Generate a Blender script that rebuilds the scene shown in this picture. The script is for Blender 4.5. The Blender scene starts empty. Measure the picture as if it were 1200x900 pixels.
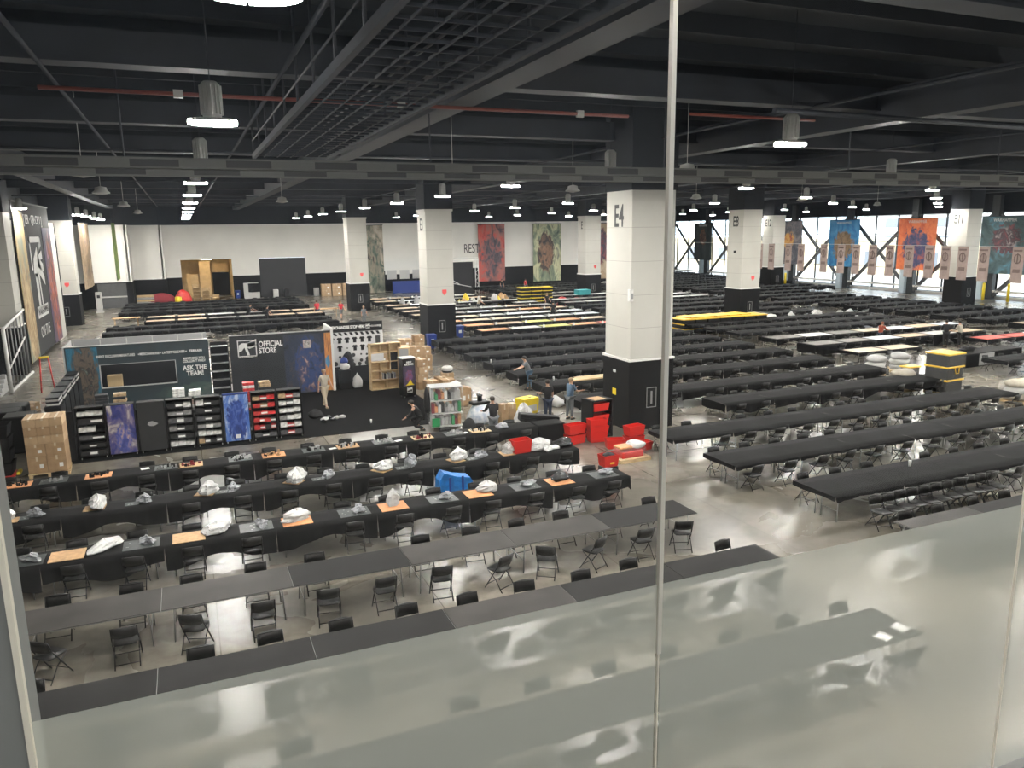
import bpy, math, random
from mathutils import Vector, Matrix, Euler
R = math.radians
PI = math.pi
SC = bpy.context.scene
COL = SC.collection
random.seed(7)

# ------------------------------------------------------------------ camera
H = 7.65
F, YAW, PIT, ROL = 904.357, R(22.68565), R(11.23388), R(-0.81621)
_fwd = Vector((math.sin(YAW)*math.cos(PIT), math.cos(YAW)*math.cos(PIT), -math.sin(PIT)))
_right = Vector((math.cos(YAW), -math.sin(YAW), 0))
_up = _right.cross(_fwd)
_r = _right*math.cos(ROL) + _up*math.sin(ROL)
_u = -_right*math.sin(ROL) + _up*math.cos(ROL)
cd = bpy.data.cameras.new('camera'); cam = bpy.data.objects.new('camera', cd); COL.objects.link(cam)
cd.sensor_width = 36; cd.lens = F*36/1200; cd.clip_start = .05; cd.clip_end = 600
m = Matrix((_r, _u, -_fwd)).transposed().to_4x4(); m.translation = Vector((0, 0, H))
cam.matrix_world = m
SC.camera = cam
def proj(x, y, z):
    d = Vector((x, y, z-H)); w = d.dot(_fwd)
    if w < .3: return None
    return 600+F*d.dot(_r)/w, 450-F*d.dot(_u)/w
def inframe(x, y, z=.4, mg=60):
    q = proj(x, y, z)
    return q is not None and -mg < q[0] < 1200+mg and -mg < q[1] < 900+mg

# ------------------------------------------------------------------ light and exposure
SC.view_settings.view_transform = 'Standard'; SC.view_settings.look = 'None'
SC.view_settings.gamma = 1; SC.view_settings.use_curve_mapping = False
SC.view_settings.exposure = 0.0
LAMP_E = 780.0          # lens radiance of the high-bay lamps
SKY_E = 5.0
FILL_E = 20.0          # added unseen fill panels that brighten the lower glass
w = bpy.data.worlds.new('world'); SC.world = w; w.use_nodes = True
bg = w.node_tree.nodes['Background']; bg.inputs[0].default_value = (.80, .90, 1, 1); bg.inputs[1].default_value = SKY_E
sd = bpy.data.lights.new('sun', 'SUN'); so = bpy.data.objects.new('sun', sd); COL.objects.link(so)
sd.energy = 8; sd.angle = R(3); sd.color = (1, .95, .86)
so.rotation_euler = Euler((0, R(-42), R(12)))      # shines towards +X, outside only
try:
    SC.cycles.use_light_tree = True
    SC.cycles.max_bounces = 7; SC.cycles.diffuse_bounces = 3; SC.cycles.glossy_bounces = 3
    SC.cycles.transparent_max_bounces = 12; SC.cycles.transmission_bounces = 2
    SC.cycles.sample_clamp_indirect = 4; SC.cycles.sample_clamp_direct = 0
    SC.cycles.use_denoising = True; SC.cycles.caustics_reflective = False; SC.cycles.caustics_refractive = False
except Exception: pass

# ------------------------------------------------------------------ materials
MATS = {}
def mat(name, col, rough=.5, metal=0, noise=0, scale=8, emit=None, es=0, bump=0, spec=.5, col2=None, detail=3, stretch=None):
    if name in MATS: return MATS[name]
    mt = bpy.data.materials.new(name); mt.use_nodes = True; nt = mt.node_tree; N = nt.nodes; L = nt.links
    b = N['Principled BSDF']
    c = tuple(col)+(1,)
    b.inputs['Base Color'].default_value = c; b.inputs['Roughness'].default_value = rough
    b.inputs['Metallic'].default_value = metal; b.inputs['Specular IOR Level'].default_value = spec
    if noise or col2 or bump:
        tc = N.new('ShaderNodeTexCoord'); nz = N.new('ShaderNodeTexNoise'); nz.inputs['Scale'].default_value = scale
        nz.inputs['Detail'].default_value = detail
        if stretch:
            mp = N.new('ShaderNodeMapping'); mp.inputs['Scale'].default_value = stretch
            L.new(tc.outputs['Object'], mp.inputs[0]); L.new(mp.outputs[0], nz.inputs['Vector'])
        else: L.new(tc.outputs['Object'], nz.inputs['Vector'])
        if noise or col2:
            rp = N.new('ShaderNodeValToRGB'); rp.color_ramp.elements[0].position = .35; rp.color_ramp.elements[1].position = .65
            c1 = tuple(max(0, x*(1-noise)) for x in col)+(1,); c2 = (tuple(col2) if col2 else tuple(min(1, x*(1+noise)) for x in col))+(1,)
            rp.color_ramp.elements[0].color = c1; rp.color_ramp.elements[1].color = c2
            L.new(nz.outputs['Fac'], rp.inputs[0]); L.new(rp.outputs[0], b.inputs['Base Color'])
        if bump:
            bp = N.new('ShaderNodeBump'); bp.inputs['Strength'].default_value = bump; bp.inputs['Distance'].default_value = .02
            L.new(nz.outputs['Fac'], bp.inputs['Height']); L.new(bp.outputs[0], b.inputs['Normal'])
    if emit:
        b.inputs['Emission Color'].default_value = tuple(emit)+(1,); b.inputs['Emission Strength'].default_value = es
    MATS[name] = mt
    return mt

def concrete_mat():
    mt = bpy.data.materials.new('polished_concrete'); mt.use_nodes = True; nt = mt.node_tree; N = nt.nodes; L = nt.links
    b = N['Principled BSDF']; tc = N.new('ShaderNodeTexCoord')
    n1 = N.new('ShaderNodeTexNoise'); n1.inputs['Scale'].default_value = .22; n1.inputs['Detail'].default_value = 5; n1.inputs['Distortion'].default_value = .6
    n2 = N.new('ShaderNodeTexNoise'); n2.inputs['Scale'].default_value = 1.6; n2.inputs['Detail'].default_value = 8; n2.inputs['Roughness'].default_value = .65; n2.inputs['Distortion'].default_value = .4
    br = N.new('ShaderNodeTexBrick'); br.offset = 0; br.inputs['Scale'].default_value = 1
    br.inputs['Brick Width'].default_value = 4.35; br.inputs['Row Height'].default_value = 4.35; br.inputs['Mortar Size'].default_value = .012
    br.inputs['Color1'].default_value = (1, 1, 1, 1); br.inputs['Color2'].default_value = (.80, .80, .82, 1); br.inputs['Mortar'].default_value = (.5, .48, .45, 1)
    for n in (n1, n2): L.new(tc.outputs['Object'], n.inputs['Vector'])
    L.new(tc.outputs['Object'], br.inputs['Vector'])
    r1 = N.new('ShaderNodeValToRGB'); e = r1.color_ramp.elements
    e[0].position = .33; e[0].color = (.075, .068, .056, 1); e[1].position = .68; e[1].color = (.27, .247, .205, 1)
    r2 = N.new('ShaderNodeValToRGB'); e = r2.color_ramp.elements
    e[0].position = .35; e[0].color = (.70, .69, .67, 1); e[1].position = .62; e[1].color = (1.10, 1.09, 1.07, 1)
    L.new(n1.outputs['Fac'], r1.inputs[0]); L.new(n2.outputs['Fac'], r2.inputs[0])
    m1 = N.new('ShaderNodeMixRGB'); m1.blend_type = 'MULTIPLY'; m1.inputs[0].default_value = 1
    m2 = N.new('ShaderNodeMixRGB'); m2.blend_type = 'MULTIPLY'; m2.inputs[0].default_value = 1
    L.new(r1.outputs[0], m1.inputs[1]); L.new(r2.outputs[0], m1.inputs[2]); L.new(m1.outputs[0], m2.inputs[1]); L.new(br.outputs['Color'], m2.inputs[2])
    L.new(m2.outputs[0], b.inputs['Base Color'])
    mr = N.new('ShaderNodeMapRange'); mr.inputs['To Min'].default_value = .34; mr.inputs['To Max'].default_value = .20
    L.new(n1.outputs['Fac'], mr.inputs[0]); L.new(mr.outputs[0], b.inputs['Roughness'])
    b.inputs['Specular IOR Level'].default_value = .5
    bp = N.new('ShaderNodeBump'); bp.inputs['Strength'].default_value = .02; bp.inputs['Distance'].default_value = .05
    n3 = N.new('ShaderNodeTexNoise'); n3.inputs['Scale'].default_value = .9; n3.inputs['Detail'].default_value = 2; L.new(tc.outputs['Object'], n3.inputs['Vector'])
    L.new(n3.outputs['Fac'], bp.inputs['Height']); L.new(bp.outputs[0], b.inputs['Normal'])
    return mt

def glass_mat(name, tint=(1, 1, 1), refl=.05, rough=.0, veil=0, veilcol=(.8, .8, .75)):
    mt = bpy.data.materials.new(name); mt.use_nodes = True; nt = mt.node_tree; N = nt.nodes; L = nt.links
    N.remove(N['Principled BSDF']); out = N['Material Output']
    tr = N.new('ShaderNodeBsdfTransparent'); tr.inputs[0].default_value = tuple(tint)+(1,)
    gl = N.new('ShaderNodeBsdfGlossy'); gl.inputs['Roughness'].default_value = rough
    mx = N.new('ShaderNodeMixShader'); mx.inputs[0].default_value = refl
    src = tr.outputs[0]
    if veil:
        df = N.new('ShaderNodeBsdfDiffuse'); df.inputs[0].default_value = tuple(veilcol)+(1,)
        m2 = N.new('ShaderNodeMixShader'); m2.inputs[0].default_value = veil
        L.new(tr.outputs[0], m2.inputs[1]); L.new(df.outputs[0], m2.inputs[2]); src = m2.outputs[0]
    L.new(src, mx.inputs[1]); L.new(gl.outputs[0], mx.inputs[2]); L.new(mx.outputs[0], out.inputs[0])
    MATS[name] = mt
    return mt

def art_mat(name, bgc, figc, cen=(.5, .5), rad=(.3, .4), seed=0, nscale=3.0, axis='Z', rough=.55, extra=None):
    """abstract poster art: marbled background colours with a marbled central mass"""
    mt = bpy.data.materials.new(name); mt.use_nodes = True; nt = mt.node_tree; N = nt.nodes; L = nt.links
    b = N['Principled BSDF']; b.inputs['Roughness'].default_value = rough
    tc = N.new('ShaderNodeTexCoord'); sp = N.new('ShaderNodeSeparateXYZ'); L.new(tc.outputs['Generated'], sp.inputs[0])
    cb = N.new('ShaderNodeCombineXYZ'); L.new(sp.outputs['X'], cb.inputs[0]); L.new(sp.outputs['Z'], cb.inputs[1]); cb.inputs[2].default_value = seed*3.7
    def ramp(cols, scale, dist):
        n = N.new('ShaderNodeTexNoise'); n.inputs['Scale'].default_value = scale; n.inputs['Detail'].default_value = 6
        n.inputs['Roughness'].default_value = .62; n.inputs['Distortion'].default_value = dist
        L.new(cb.outputs[0], n.inputs['Vector']); r = N.new('ShaderNodeValToRGB'); el = r.color_ramp.elements
        while len(el) < len(cols): el.new(.5)
        for i, c in enumerate(cols):
            el[i].position = .32+.36*i/(len(cols)-1); el[i].color = tuple(c)+(1,)
        L.new(n.outputs['Fac'], r.inputs[0]); return r, n
    rb, nb = ramp(bgc, nscale, 1.2); rf, nf = ramp(figc, nscale*2.6, .8)
    def mth(op, a, bb):
        q = N.new('ShaderNodeMath'); q.operation = op
        for i, v in enumerate((a, bb)):
            if isinstance(v, (int, float)): q.inputs[i].default_value = v
            else: L.new(v, q.inputs[i])
        return q.outputs[0]
    dx = mth('DIVIDE', mth('SUBTRACT', sp.outputs['X'], cen[0]), rad[0]); dz = mth('DIVIDE', mth('SUBTRACT', sp.outputs['Z'], cen[1]), rad[1])
    d = mth('SQRT', mth('ADD', mth('MULTIPLY', dx, dx), mth('MULTIPLY', dz, dz)), 0)
    d = mth('ADD', d, mth('MULTIPLY', mth('SUBTRACT', nf.outputs['Fac'], .5), 1.6))
    mr = N.new('ShaderNodeMapRange'); mr.inputs['From Min'].default_value = 1.08; mr.inputs['From Max'].default_value = .88
    L.new(d, mr.inputs[0]); mx = N.new('ShaderNodeMixRGB'); L.new(mr.outputs[0], mx.inputs[0]); L.new(rb.outputs[0], mx.inputs[1]); L.new(rf.outputs[0], mx.inputs[2])
    L.new(mx.outputs[0], b.inputs['Base Color'])
    MATS[name] = mt
    return mt

M = {}
M['floor'] = concrete_mat()
M['carpet'] = mat('black_carpet', (.0075, .0075, .0085), .95, noise=.35, scale=30, spec=.06)
M['wall'] = mat('cream_panel', (.53, .52, .475), .6, noise=.03, scale=.6)
M['wallg'] = mat('pale_grey_wall', (.78, .765, .72), .6, noise=.03, scale=.4)
M['wains'] = mat('charcoal_wainscot', (.006, .006, .007), .7, spec=.2, noise=.15, scale=2, stretch=(1, 1, 14))
M['wtrim'] = mat('white_trim', (.78, .77, .74), .45)
M['seam'] = mat('panel_seam', (.36, .35, .32), .7)
M['ceil'] = mat('dark_deck', (.010, .014, .021), .85, noise=.2, scale=.5)
M['beam'] = mat('dark_steel', (.020, .025, .036), .6, noise=.2, scale=1)
M['duct'] = mat('grey_steel', (.30, .30, .30), .45, metal=.4)
M['trayl'] = mat('tray_pale', (.15, .155, .15), .6); M['trayd'] = mat('tray_dark', (.045, .047, .05), .6)
M['chrome'] = mat('polished_steel', (.80, .77, .70), .35, metal=.6)
M['alu'] = mat('aluminium', (.62, .62, .60), .35, metal=.8)
M['leg'] = mat('table_leg_grey', (.30, .30, .29), .4, metal=.5)
M['lamp'] = mat('lamp_lens', (.9, .9, .9), .3, emit=(1, .965, .90), es=LAMP_E)
M['lampb'] = mat('lamp_housing', (.55, .55, .53), .4, metal=.5)
M['dead'] = mat('dome_white', (.5, .5, .48), .5)
M['cloth'] = mat('black_cloth', (.0085, .0085, .0095), .85, noise=.3, scale=1.2, bump=.06, spec=.12)
M['table'] = mat('grey_laminate', (.017, .0165, .017), .7, noise=.2, scale=1.5, spec=.12)
M['table2'] = mat('brown_grey_laminate', (.036, .033, .031), .6, noise=.25, scale=1.5, spec=.2); M['tedge'] = mat('table_edge', (.05, .05, .05), .5)
M['chair'] = mat('black_plastic', (.006, .006, .0065), .42, spec=.35)
M['cframe'] = mat('black_tube', (.010, .010, .011), .38, metal=.3)
M['white'] = mat('matt_white', (.72, .72, .70), .5); M['paper'] = mat('paper_white', (.8, .8, .78), .7)
M['black'] = mat('matt_black', (.006, .006, .007), .6, spec=.3); M['gblack'] = mat('gloss_black', (.010, .010, .012), .25)
M['card'] = mat('cardboard', (.36, .235, .13), .8, noise=.10, scale=5); M['card2'] = mat('pale_cardboard', (.46, .32, .19), .8, noise=.08, scale=5)
M['tape'] = mat('packing_tape', (.56, .46, .32), .3)
M['wood'] = mat('raw_pine', (.55, .40, .22), .6, noise=.15, scale=3, stretch=(1, 1, 6)); M['ply'] = mat('plywood', (.58, .42, .22), .65, noise=.15, scale=1.2)
M['cork'] = mat('orange_board', (.62, .28, .12), .7, noise=.08, scale=10); M['tanb'] = mat('tan_board', (.48, .30, .15), .7, noise=.14, scale=9)
M['mat'] = mat('dark_grey_mat', (.035, .042, .043), .45, noise=.25, scale=6); M['matw'] = mat('mat_marks', (.45, .48, .46), .6)
M['red'] = mat('red_plastic', (.62, .025, .020), .35); M['dred'] = mat('maroon_cloth', (.22, .02, .03), .7)
M['yel'] = mat('yellow_plastic', (.78, .58, .03), .4); M['amber'] = mat('amber_lid', (.80, .50, .05), .4)
M['blue'] = mat('blue_nylon', (.01, .16, .48), .45, noise=.25, scale=6); M['navy'] = mat('navy_plastic', (.015, .04, .22), .4)
M['teal'] = mat('teal_plastic', (.03, .28, .30), .5); M['green'] = mat('green_plastic', (.03, .30, .10), .5)
M['skin'] = mat('skin', (.50, .28, .19), .55); M['hair'] = mat('dark_hair', (.018, .012, .009), .6); M['hairr'] = mat('red_hair', (.25, .07, .03), .6)
M['hairg'] = mat('light_hair', (.32, .22, .13), .6)
M['beige'] = mat('beige_fabric', (.42, .38, .31), .85, noise=.08, scale=6); M['khaki'] = mat('khaki_fabric', (.46, .39, .29), .85)
M['greyf'] = mat('grey_fabric', (.14, .15, .16), .85); M['slate'] = mat('slate_blue_fabric', (.10, .16, .24), .85); M['jean'] = mat('dark_denim', (.025, .035, .06), .85)
M['bfab'] = mat('black_fabric', (.012, .012, .014), .85); M['rfab'] = mat('red_fabric', (.50, .025, .04), .85); M['orf'] = mat('rust_fabric', (.32, .07, .04), .85)
M['shoe'] = mat('dark_shoe', (.02, .018, .016), .5); M['tshoe'] = mat('tan_shoe', (.4, .32, .22), .7)
M['pant'] = mat('pennant_fabric', (.34, .26, .235), .8, noise=.08, scale=3); M['pantd'] = mat('pennant_print', (.17, .12, .11), .8)
M['greyp'] = mat('stand_grey', (.33, .33, .33), .6); M['lgrey'] = mat('light_grey', (.52, .52, .51), .5); M['door'] = mat('roller_door_grey', (.085, .087, .09), .5, noise=.1, scale=3)
M['ddoor'] = mat('roller_door_dark', (.018, .019, .022), .5, noise=.1, scale=3)
M['mull'] = mat('mullion_dark', (.045, .05, .055), .4, metal=.4); M['brace'] = mat('brace_grey', (.16, .165, .17), .5)
M['bluew'] = mat('pale_blue_column', (.42, .50, .56), .5)
M['redm'] = mat('red_sign', (.85, .10, .10), .5); M['dtxt'] = mat('sign_black', (.03, .03, .03), .6)
M['pipe'] = mat('red_pipe', (.22, .045, .03), .5); M['sill'] = mat('pale_sill', (.66, .64, .60), .5)
M['bldg'] = mat('beige_render', (.70, .60, .42), .8, noise=.06, scale=.3); M['bldw'] = mat('white_render', (.72, .71, .70), .8); M['bwin'] = mat('building_glass', (.2, .22, .25), .3)
M['asph'] = mat('pavement', (.45, .43, .40), .9)
M['pier'] = mat('pier_grey', (.20, .205, .20), .6); M['pedge'] = mat('pier_cream_edge', (.72, .68, .58), .5)
M['mezz'] = mat('mezzanine_plaster', (.50, .55, .62), .8); M['mfloor'] = mat('mezzanine_floor', (.30, .30, .28), .6)
M['fillp'] = mat('fill_panel_glow', (.9, .9, .9), .4, emit=(1, .97, .9), es=FILL_E)

def bagmat(name, col, a=.75):
    mt = mat(name, col, .28, bump=.8, scale=14); nt = mt.node_tree; nt.nodes['Principled BSDF'].inputs['Alpha'].default_value = a; return mt
M['bagw'] = bagmat('white_bag', (.62, .62, .61), .92); M['bagg'] = bagmat('grey_film_bag', (.30, .31, .33), .85); M['wrap'] = bagmat('stretch_wrap', (.55, .55, .55), .10)
M['glass'] = glass_mat('clear_glass', (.97, .98, .97), .03); M['glassl'] = glass_mat('haze_glass', (.97, .98, .98), .07); M['veil'] = glass_mat('veiled_glass', (.97, .98, .97), .03, veil=.52, veilcol=(.72, .745, .66))  # left pane's extra reflection stands in for glare haze
M['winglass'] = glass_mat('window_glass', (.95, .97, .98), .06)

# ------------------------------------------------------------------ mesh builder and scene tree helpers
class MB:
    def __init__(s): s.v = []; s.f = []; s.sm = []
    def add(s, vs, fs, smooth=False, X=None):
        o = len(s.v)
        if X is not None: vs = [X @ Vector(q) for q in vs]
        s.v += [tuple(q) for q in vs]; s.f += [tuple(o+i for i in q) for q in fs]; s.sm += [smooth]*len(fs)
        return s
    def box(s, x0, x1, y0, y1, z0, z1, X=None, b=0):
        if b:
            b = min(b, abs(x1-x0)*.45, abs(y1-y0)*.45, abs(z1-z0)*.45)
            pts = []
            def ring(z, i): return [(x0+i+b*(1-(i>0)), y0+i, z), (x1-i-b*(1-(i>0)), y0+i, z), (x1-i, y0+i+b*(1-(i>0)), z), (x1-i, y1-i-b*(1-(i>0)), z), (x1-i-b*(1-(i>0)), y1-i, z), (x0+i+b*(1-(i>0)), y1-i, z), (x0+i, y1-i-b*(1-(i>0)), z), (x0+i, y0+i+b*(1-(i>0)), z)]
            rs = [ring(z0, b*.999), ring(z0+b, 0), ring(z1-b, 0), ring(z1, b*.999)]
            vs = sum(rs, []); fs = []
            for k in range(3):
                for i in range(8): fs.append((k*8+i, k*8+(i+1) % 8, k*8+8+(i+1) % 8, k*8+8+i))
            fs.append(tuple(range(7, -1, -1))); fs.append(tuple(range(24, 32)))
            return s.add(vs, fs, False, X)
        vs = [(x0, y0, z0), (x1, y0, z0), (x1, y1, z0), (x0, y1, z0), (x0, y0, z1), (x1, y0, z1), (x1, y1, z1), (x0, y1, z1)]
        return s.add(vs, [(0, 3, 2, 1), (4, 5, 6, 7), (0, 1, 5, 4), (1, 2, 6, 5), (2, 3, 7, 6), (3, 0, 4, 7)], False, X)
    def tube(s, p0, p1, r, n=6, r2=None, X=None):
        p0 = Vector(p0); p1 = Vector(p1); d = p1-p0
        if d.length < 1e-6: return s
        q = d.to_track_quat('Z', 'Y'); r2 = r if r2 is None else r2; vs = []
        for (p, rr) in ((p0, r), (p1, r2)):
            for i in range(n):
                a = 2*PI*i/n; vs.append(p + q @ Vector((rr*math.cos(a), rr*math.sin(a), 0)))
        fs = [(i, (i+1) % n, n+(i+1) % n, n+i) for i in range(n)]
        o = len(s.v); s.add(vs, fs, True, X); s.f += [tuple(o+i for i in range(n-1, -1, -1)), tuple(o+n+i for i in range(n))]; s.sm += [False, False]
        return s
    def path(s, pts, r, n=6, X=None):
        for a, b in zip(pts[:-1], pts[1:]): s.tube(a, b, r, n, X=X)
        return s
    def lathe(s, prof, c=(0, 0, 0), n=16, smooth=True, X=None, sx=1, sy=1):
        vs = []; fs = []
        for (r, z) in prof:
            for i in range(n):
                a = 2*PI*i/n; vs.append((c[0]+r*sx*math.cos(a), c[1]+r*sy*math.sin(a), c[2]+z))
        for k in range(len(prof)-1):
            for i in range(n): fs.append((k*n+i, k*n+(i+1) % n, (k+1)*n+(i+1) % n, (k+1)*n+i))
        o = len(s.v); s.add(vs, fs, smooth, X); k = (len(prof)-1)*n
        s.f += [tuple(o+i for i in range(n-1, -1, -1)), tuple(o+k+i for i in range(n))]; s.sm += [False, False]
        return s
    def prism(s, poly, y0, y1, X=None):
        """polygon in XZ extruded along Y"""
        n = len(poly); vs = [(x, y0, z) for x, z in poly]+[(x, y1, z) for x, z in poly]
        fs = [tuple(range(n)), tuple(range(2*n-1, n-1, -1))]+[(i, n+i, n+(i+1) % n, (i+1) % n) for i in range(n)]
        return s.add(vs, fs, False, X)
    def blob(s, c, rad, seed=0, amp=.25, n=10, k=8, fl=True, pinch=0, smooth=True):
        """crumpled rounded lump sitting on z=c[2]"""
        rnd = random.Random(seed); ph = [rnd.uniform(0, 6.28) for _ in range(8)]; vs = []; fs = []
        for j in range(k+1):
            t = j/k; el = -PI/2*0.55 + (PI/2*1.55)*t
            for i in range(n):
                a = 2*PI*i/n
                w_ = 1+amp*(math.sin(3*a+ph[0]+2*t)*.4+math.sin(5*a+ph[1]-3*t)*.3+math.sin(7*t*2+ph[2]+a)*.3+rnd.uniform(-.35, .35))
                rr = math.cos(el)*w_; z = math.sin(el)*(1+amp*.5*math.sin(2*a+ph[3]))
                z = max(z, -.55)
                if pinch and t > .7: rr *= 1-pinch*(t-.7)/.3*.6; z += pinch*(t-.7)
                vs.append((c[0]+rad[0]*rr*math.cos(a), c[1]+rad[1]*rr*math.sin(a), c[2]+rad[2]*(z+.55)/1.55))
        for j in range(k):
            for i in range(n): fs.append((j*n+i, j*n+(i+1) % n, (j+1)*n+(i+1) % n, (j+1)*n+i))
        fs.append(tuple(range(n-1, -1, -1))); fs.append(tuple(k*n+i for i in range(n)))
        return s.add(vs, fs, smooth)
    def mesh(s, name, m):
        me = bpy.data.meshes.new(name); me.from_pydata(s.v, [], s.f); me.materials.append(m)
        me.polygons.foreach_set('use_smooth', s.sm); me.update(); return me
    def build(s, name, m, parent=None):
        if isinstance(m, str): m = M[m]
        o = bpy.data.objects.new(name, s.mesh(name, m)); COL.objects.link(o)
        if parent is not None: o.parent = parent
        return o
def box(*a, **k): return MB().box(*a, **k)
LAB = {}
def tag(o, label, cat, group=None, kind=None):
    o['label'] = label; o['category'] = cat
    if group: o['group'] = group
    if kind: o['kind'] = kind
    return o
def thing(name, label, cat, loc=(0, 0, 0), rz=0, group=None):
    o = bpy.data.objects.new(name, None); COL.objects.link(o); o.location = loc; o.rotation_euler = (0, 0, rz)
    o.empty_display_size = .1
    return tag(o, label, cat, group)
def solo(name, mb, m, label, cat, loc=(0, 0, 0), rz=0, group=None):
    o = mb.build(name, m); o.location = loc; o.rotation_euler = (0, 0, rz); return tag(o, label, cat, group)
def struct(name, mb, m, parent=None):
    o = mb.build(name, m, parent)
    if parent is None: o['kind'] = 'structure'
    return o
KIDS = {}
def dup(root, loc, rz, label, group=None):
    def cp(o, par):
        c = o.copy(); COL.objects.link(c)
        if par is not None:
            c.parent = par; c.matrix_parent_inverse = o.matrix_parent_inverse.copy()
        for ch in o.children: cp(ch, c)
        return c
    c = cp(root, None); c.location = loc; c.rotation_euler = (0, 0, rz); c['label'] = label
    if group: c['group'] = group
    return c
TXT = {}
def text(s, size, m, loc, rot=(R(90), 0, 0), parent=None, sx=1, name='lettering', depth=.004, align='CENTER', bold=0):
    key = (s, size, round(sx, 3), align, bold, m)
    if key not in TXT:
        cu = bpy.data.curves.new('lettering', 'FONT'); cu.body = s; cu.size = size; cu.align_x = align; cu.align_y = 'CENTER'
        cu.extrude = depth; cu.offset = bold; cu.space_line = .85
        o = bpy.data.objects.new('tmp', cu); COL.objects.link(o); bpy.context.view_layer.update()
        me = bpy.data.meshes.new_from_object(o.evaluated_get(bpy.context.evaluated_depsgraph_get())); bpy.data.objects.remove(o)
        for v in me.vertices: v.co.x *= sx
        me.materials.clear(); me.materials.append(M[m] if isinstance(m, str) else m); me.name = 'lettering'
        TXT[key] = me
    o = bpy.data.objects.new(name, TXT[key]); COL.objects.link(o); o.location = loc; o.rotation_euler = rot
    if parent is not None: o.parent = parent
    return o
ORD = ['', 'first', 'second', 'third', 'fourth', 'fifth', 'sixth', 'seventh', 'eighth', 'ninth', 'tenth', 'eleventh', 'twelfth', 'thirteenth', 'fourteenth', 'fifteenth', 'sixteenth', 'seventeenth', 'eighteenth', 'nineteenth', 'twentieth', 'twenty-first', 'twenty-second', 'twenty-third', 'twenty-fourth', 'twenty-fifth', 'twenty-sixth']

# ================================================================== the setting
XL, XR, YB, YF = -10.9, 77.5, 100.0, -6.0
YE, XE = 118.0, 61.5      # the hall runs deeper at its right end
struct('floor', box(XL-1, XR+.4, YF, YE+.3, -.3, 0), 'floor')
struct('trim_1', box(-5.3, 9.75, 29.35, 40.2, 0, .012), 'carpet')
f = struct('ceiling', box(XL-1, XR+.4, YF, YE+.3, 12.0, 12.3), 'ceil')
b_ = MB()
for y in [-2, 9, 17.7, 26.4, 35.1, 43.8, 52.5, 61.2, 69.9, 78.6, 87.3, 96]: b_.box(XL, XR, y-.16, y+.16, 10.95, 11.55).box(XL, XR, y-.28, y+.28, 10.9, 10.96)
b_.build('cross_beam', 'beam', f)
b_ = MB()
for x in [-6.7, 6.3, 19.3, 32.3, 45.3, 58.3, 71.3]: b_.box(x-.35, x+.35, YF, YB, 10.55, 11.5)
b_.build('girder', 'beam', f)
b_ = MB()
for i in range(48):
    y = 1.2+i*2.17; b_.box(XL, XR, y-.05, y+.05, 11.6, 12.0)
b_.build('joist', 'ceil', f)
b_ = MB()
for x in (-2.2, 2.2, 16.5, 28.5, 41, 53): b_.tube((x, YF, 10.9), (x, YB, 10.9), .05, 6)
for y in (31, 48, 66, 83): b_.tube((XL, y, 10.6), (XR, y, 10.6), .04, 6)
b_.tube((12.9, 14.9, 10.3), (23.5, 15.4, 10.3), .07, 6)
b_.build('conduit', 'beam', f)
b_ = MB()
b_.tube((-2.3, 18.05, 10.5), (10.9, 18.05, 10.5), .045, 6).tube((12.2, 17.2, 10.5), (16.3, 17.2, 10.5), .04, 6)
b_.build('sprinkler_pipe', 'pipe', f)
b_ = MB()
for x in (0.2, 4.9, 9.5): b_.box(x-.09, x+.09, 18.0, 18.1, 10.42, 10.58)
b_.build('pipe_clamp', 'dead', f)
# catwalk hung along the hall
c = thing('catwalk', 'long hanging dark catwalk with mesh floor and rails running below the ceiling', 'catwalk', (3.4, 0, 0))
b_ = MB()
for i in range(44): b_.box(-1.1, 1.1, 4+i*.5, 4.03+i*.5, 10.0, 10.04)
for x in (-.8, -.4, 0, .4, .8): b_.box(x-.012, x+.012, 4, 26, 10.0, 10.03)
b_.build('grating', 'beam', c)
b_ = MB()
for x in (-1.1, 1.1): b_.box(x-.05, x+.05, 4, 26, 9.95, 10.1)
b_.build('edge_beam', 'beam', c)
b_ = MB()
for x in (-1.1, 1.1):
    b_.tube((x, 4, 11.0), (x, 26, 11.0), .03).tube((x, 4, 10.5), (x, 26, 10.5), .02)
    for i in range(12): b_.tube((x, 4+2*i, 10.05), (x, 4+2*i, 11.9), .025)
b_.build('handrail', 'beam', c)
# cable tray across the hall
c = thing('cable_tray', 'long pale and dark panelled tray hanging across the hall below the ceiling', 'cable tray', (0, 19.5, 0))
lt, dk, rl = MB(), MB(), MB()
x = XL; k = 0
while x < XR:
    (lt if k % 2 else dk).box(x, x+1.0, -.05, .05, 9.16, 9.32); (dk if k % 2 else lt).box(x+.3, x+1.3, .15, .22, 9.0, 9.12); x += 1.0; k += 1
rl.box(XL, XR, -.08, .24, 9.32, 9.36).box(XL, XR, -.09, .26, 9.125, 9.155).box(XL, XR, .1, .25, 8.96, 8.995)
lt.build('pale_panel', 'trayl', c)['kind'] = 'stuff'; dk.build('dark_panel', 'trayd', c)['kind'] = 'stuff'; rl.build('rail', 'trayl', c)
for i in range(13): MB().tube((-8+i*7, 0, 9.3), (-8+i*7, 0, 12), .02).build('hanger_rod', 'beam', c)

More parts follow.
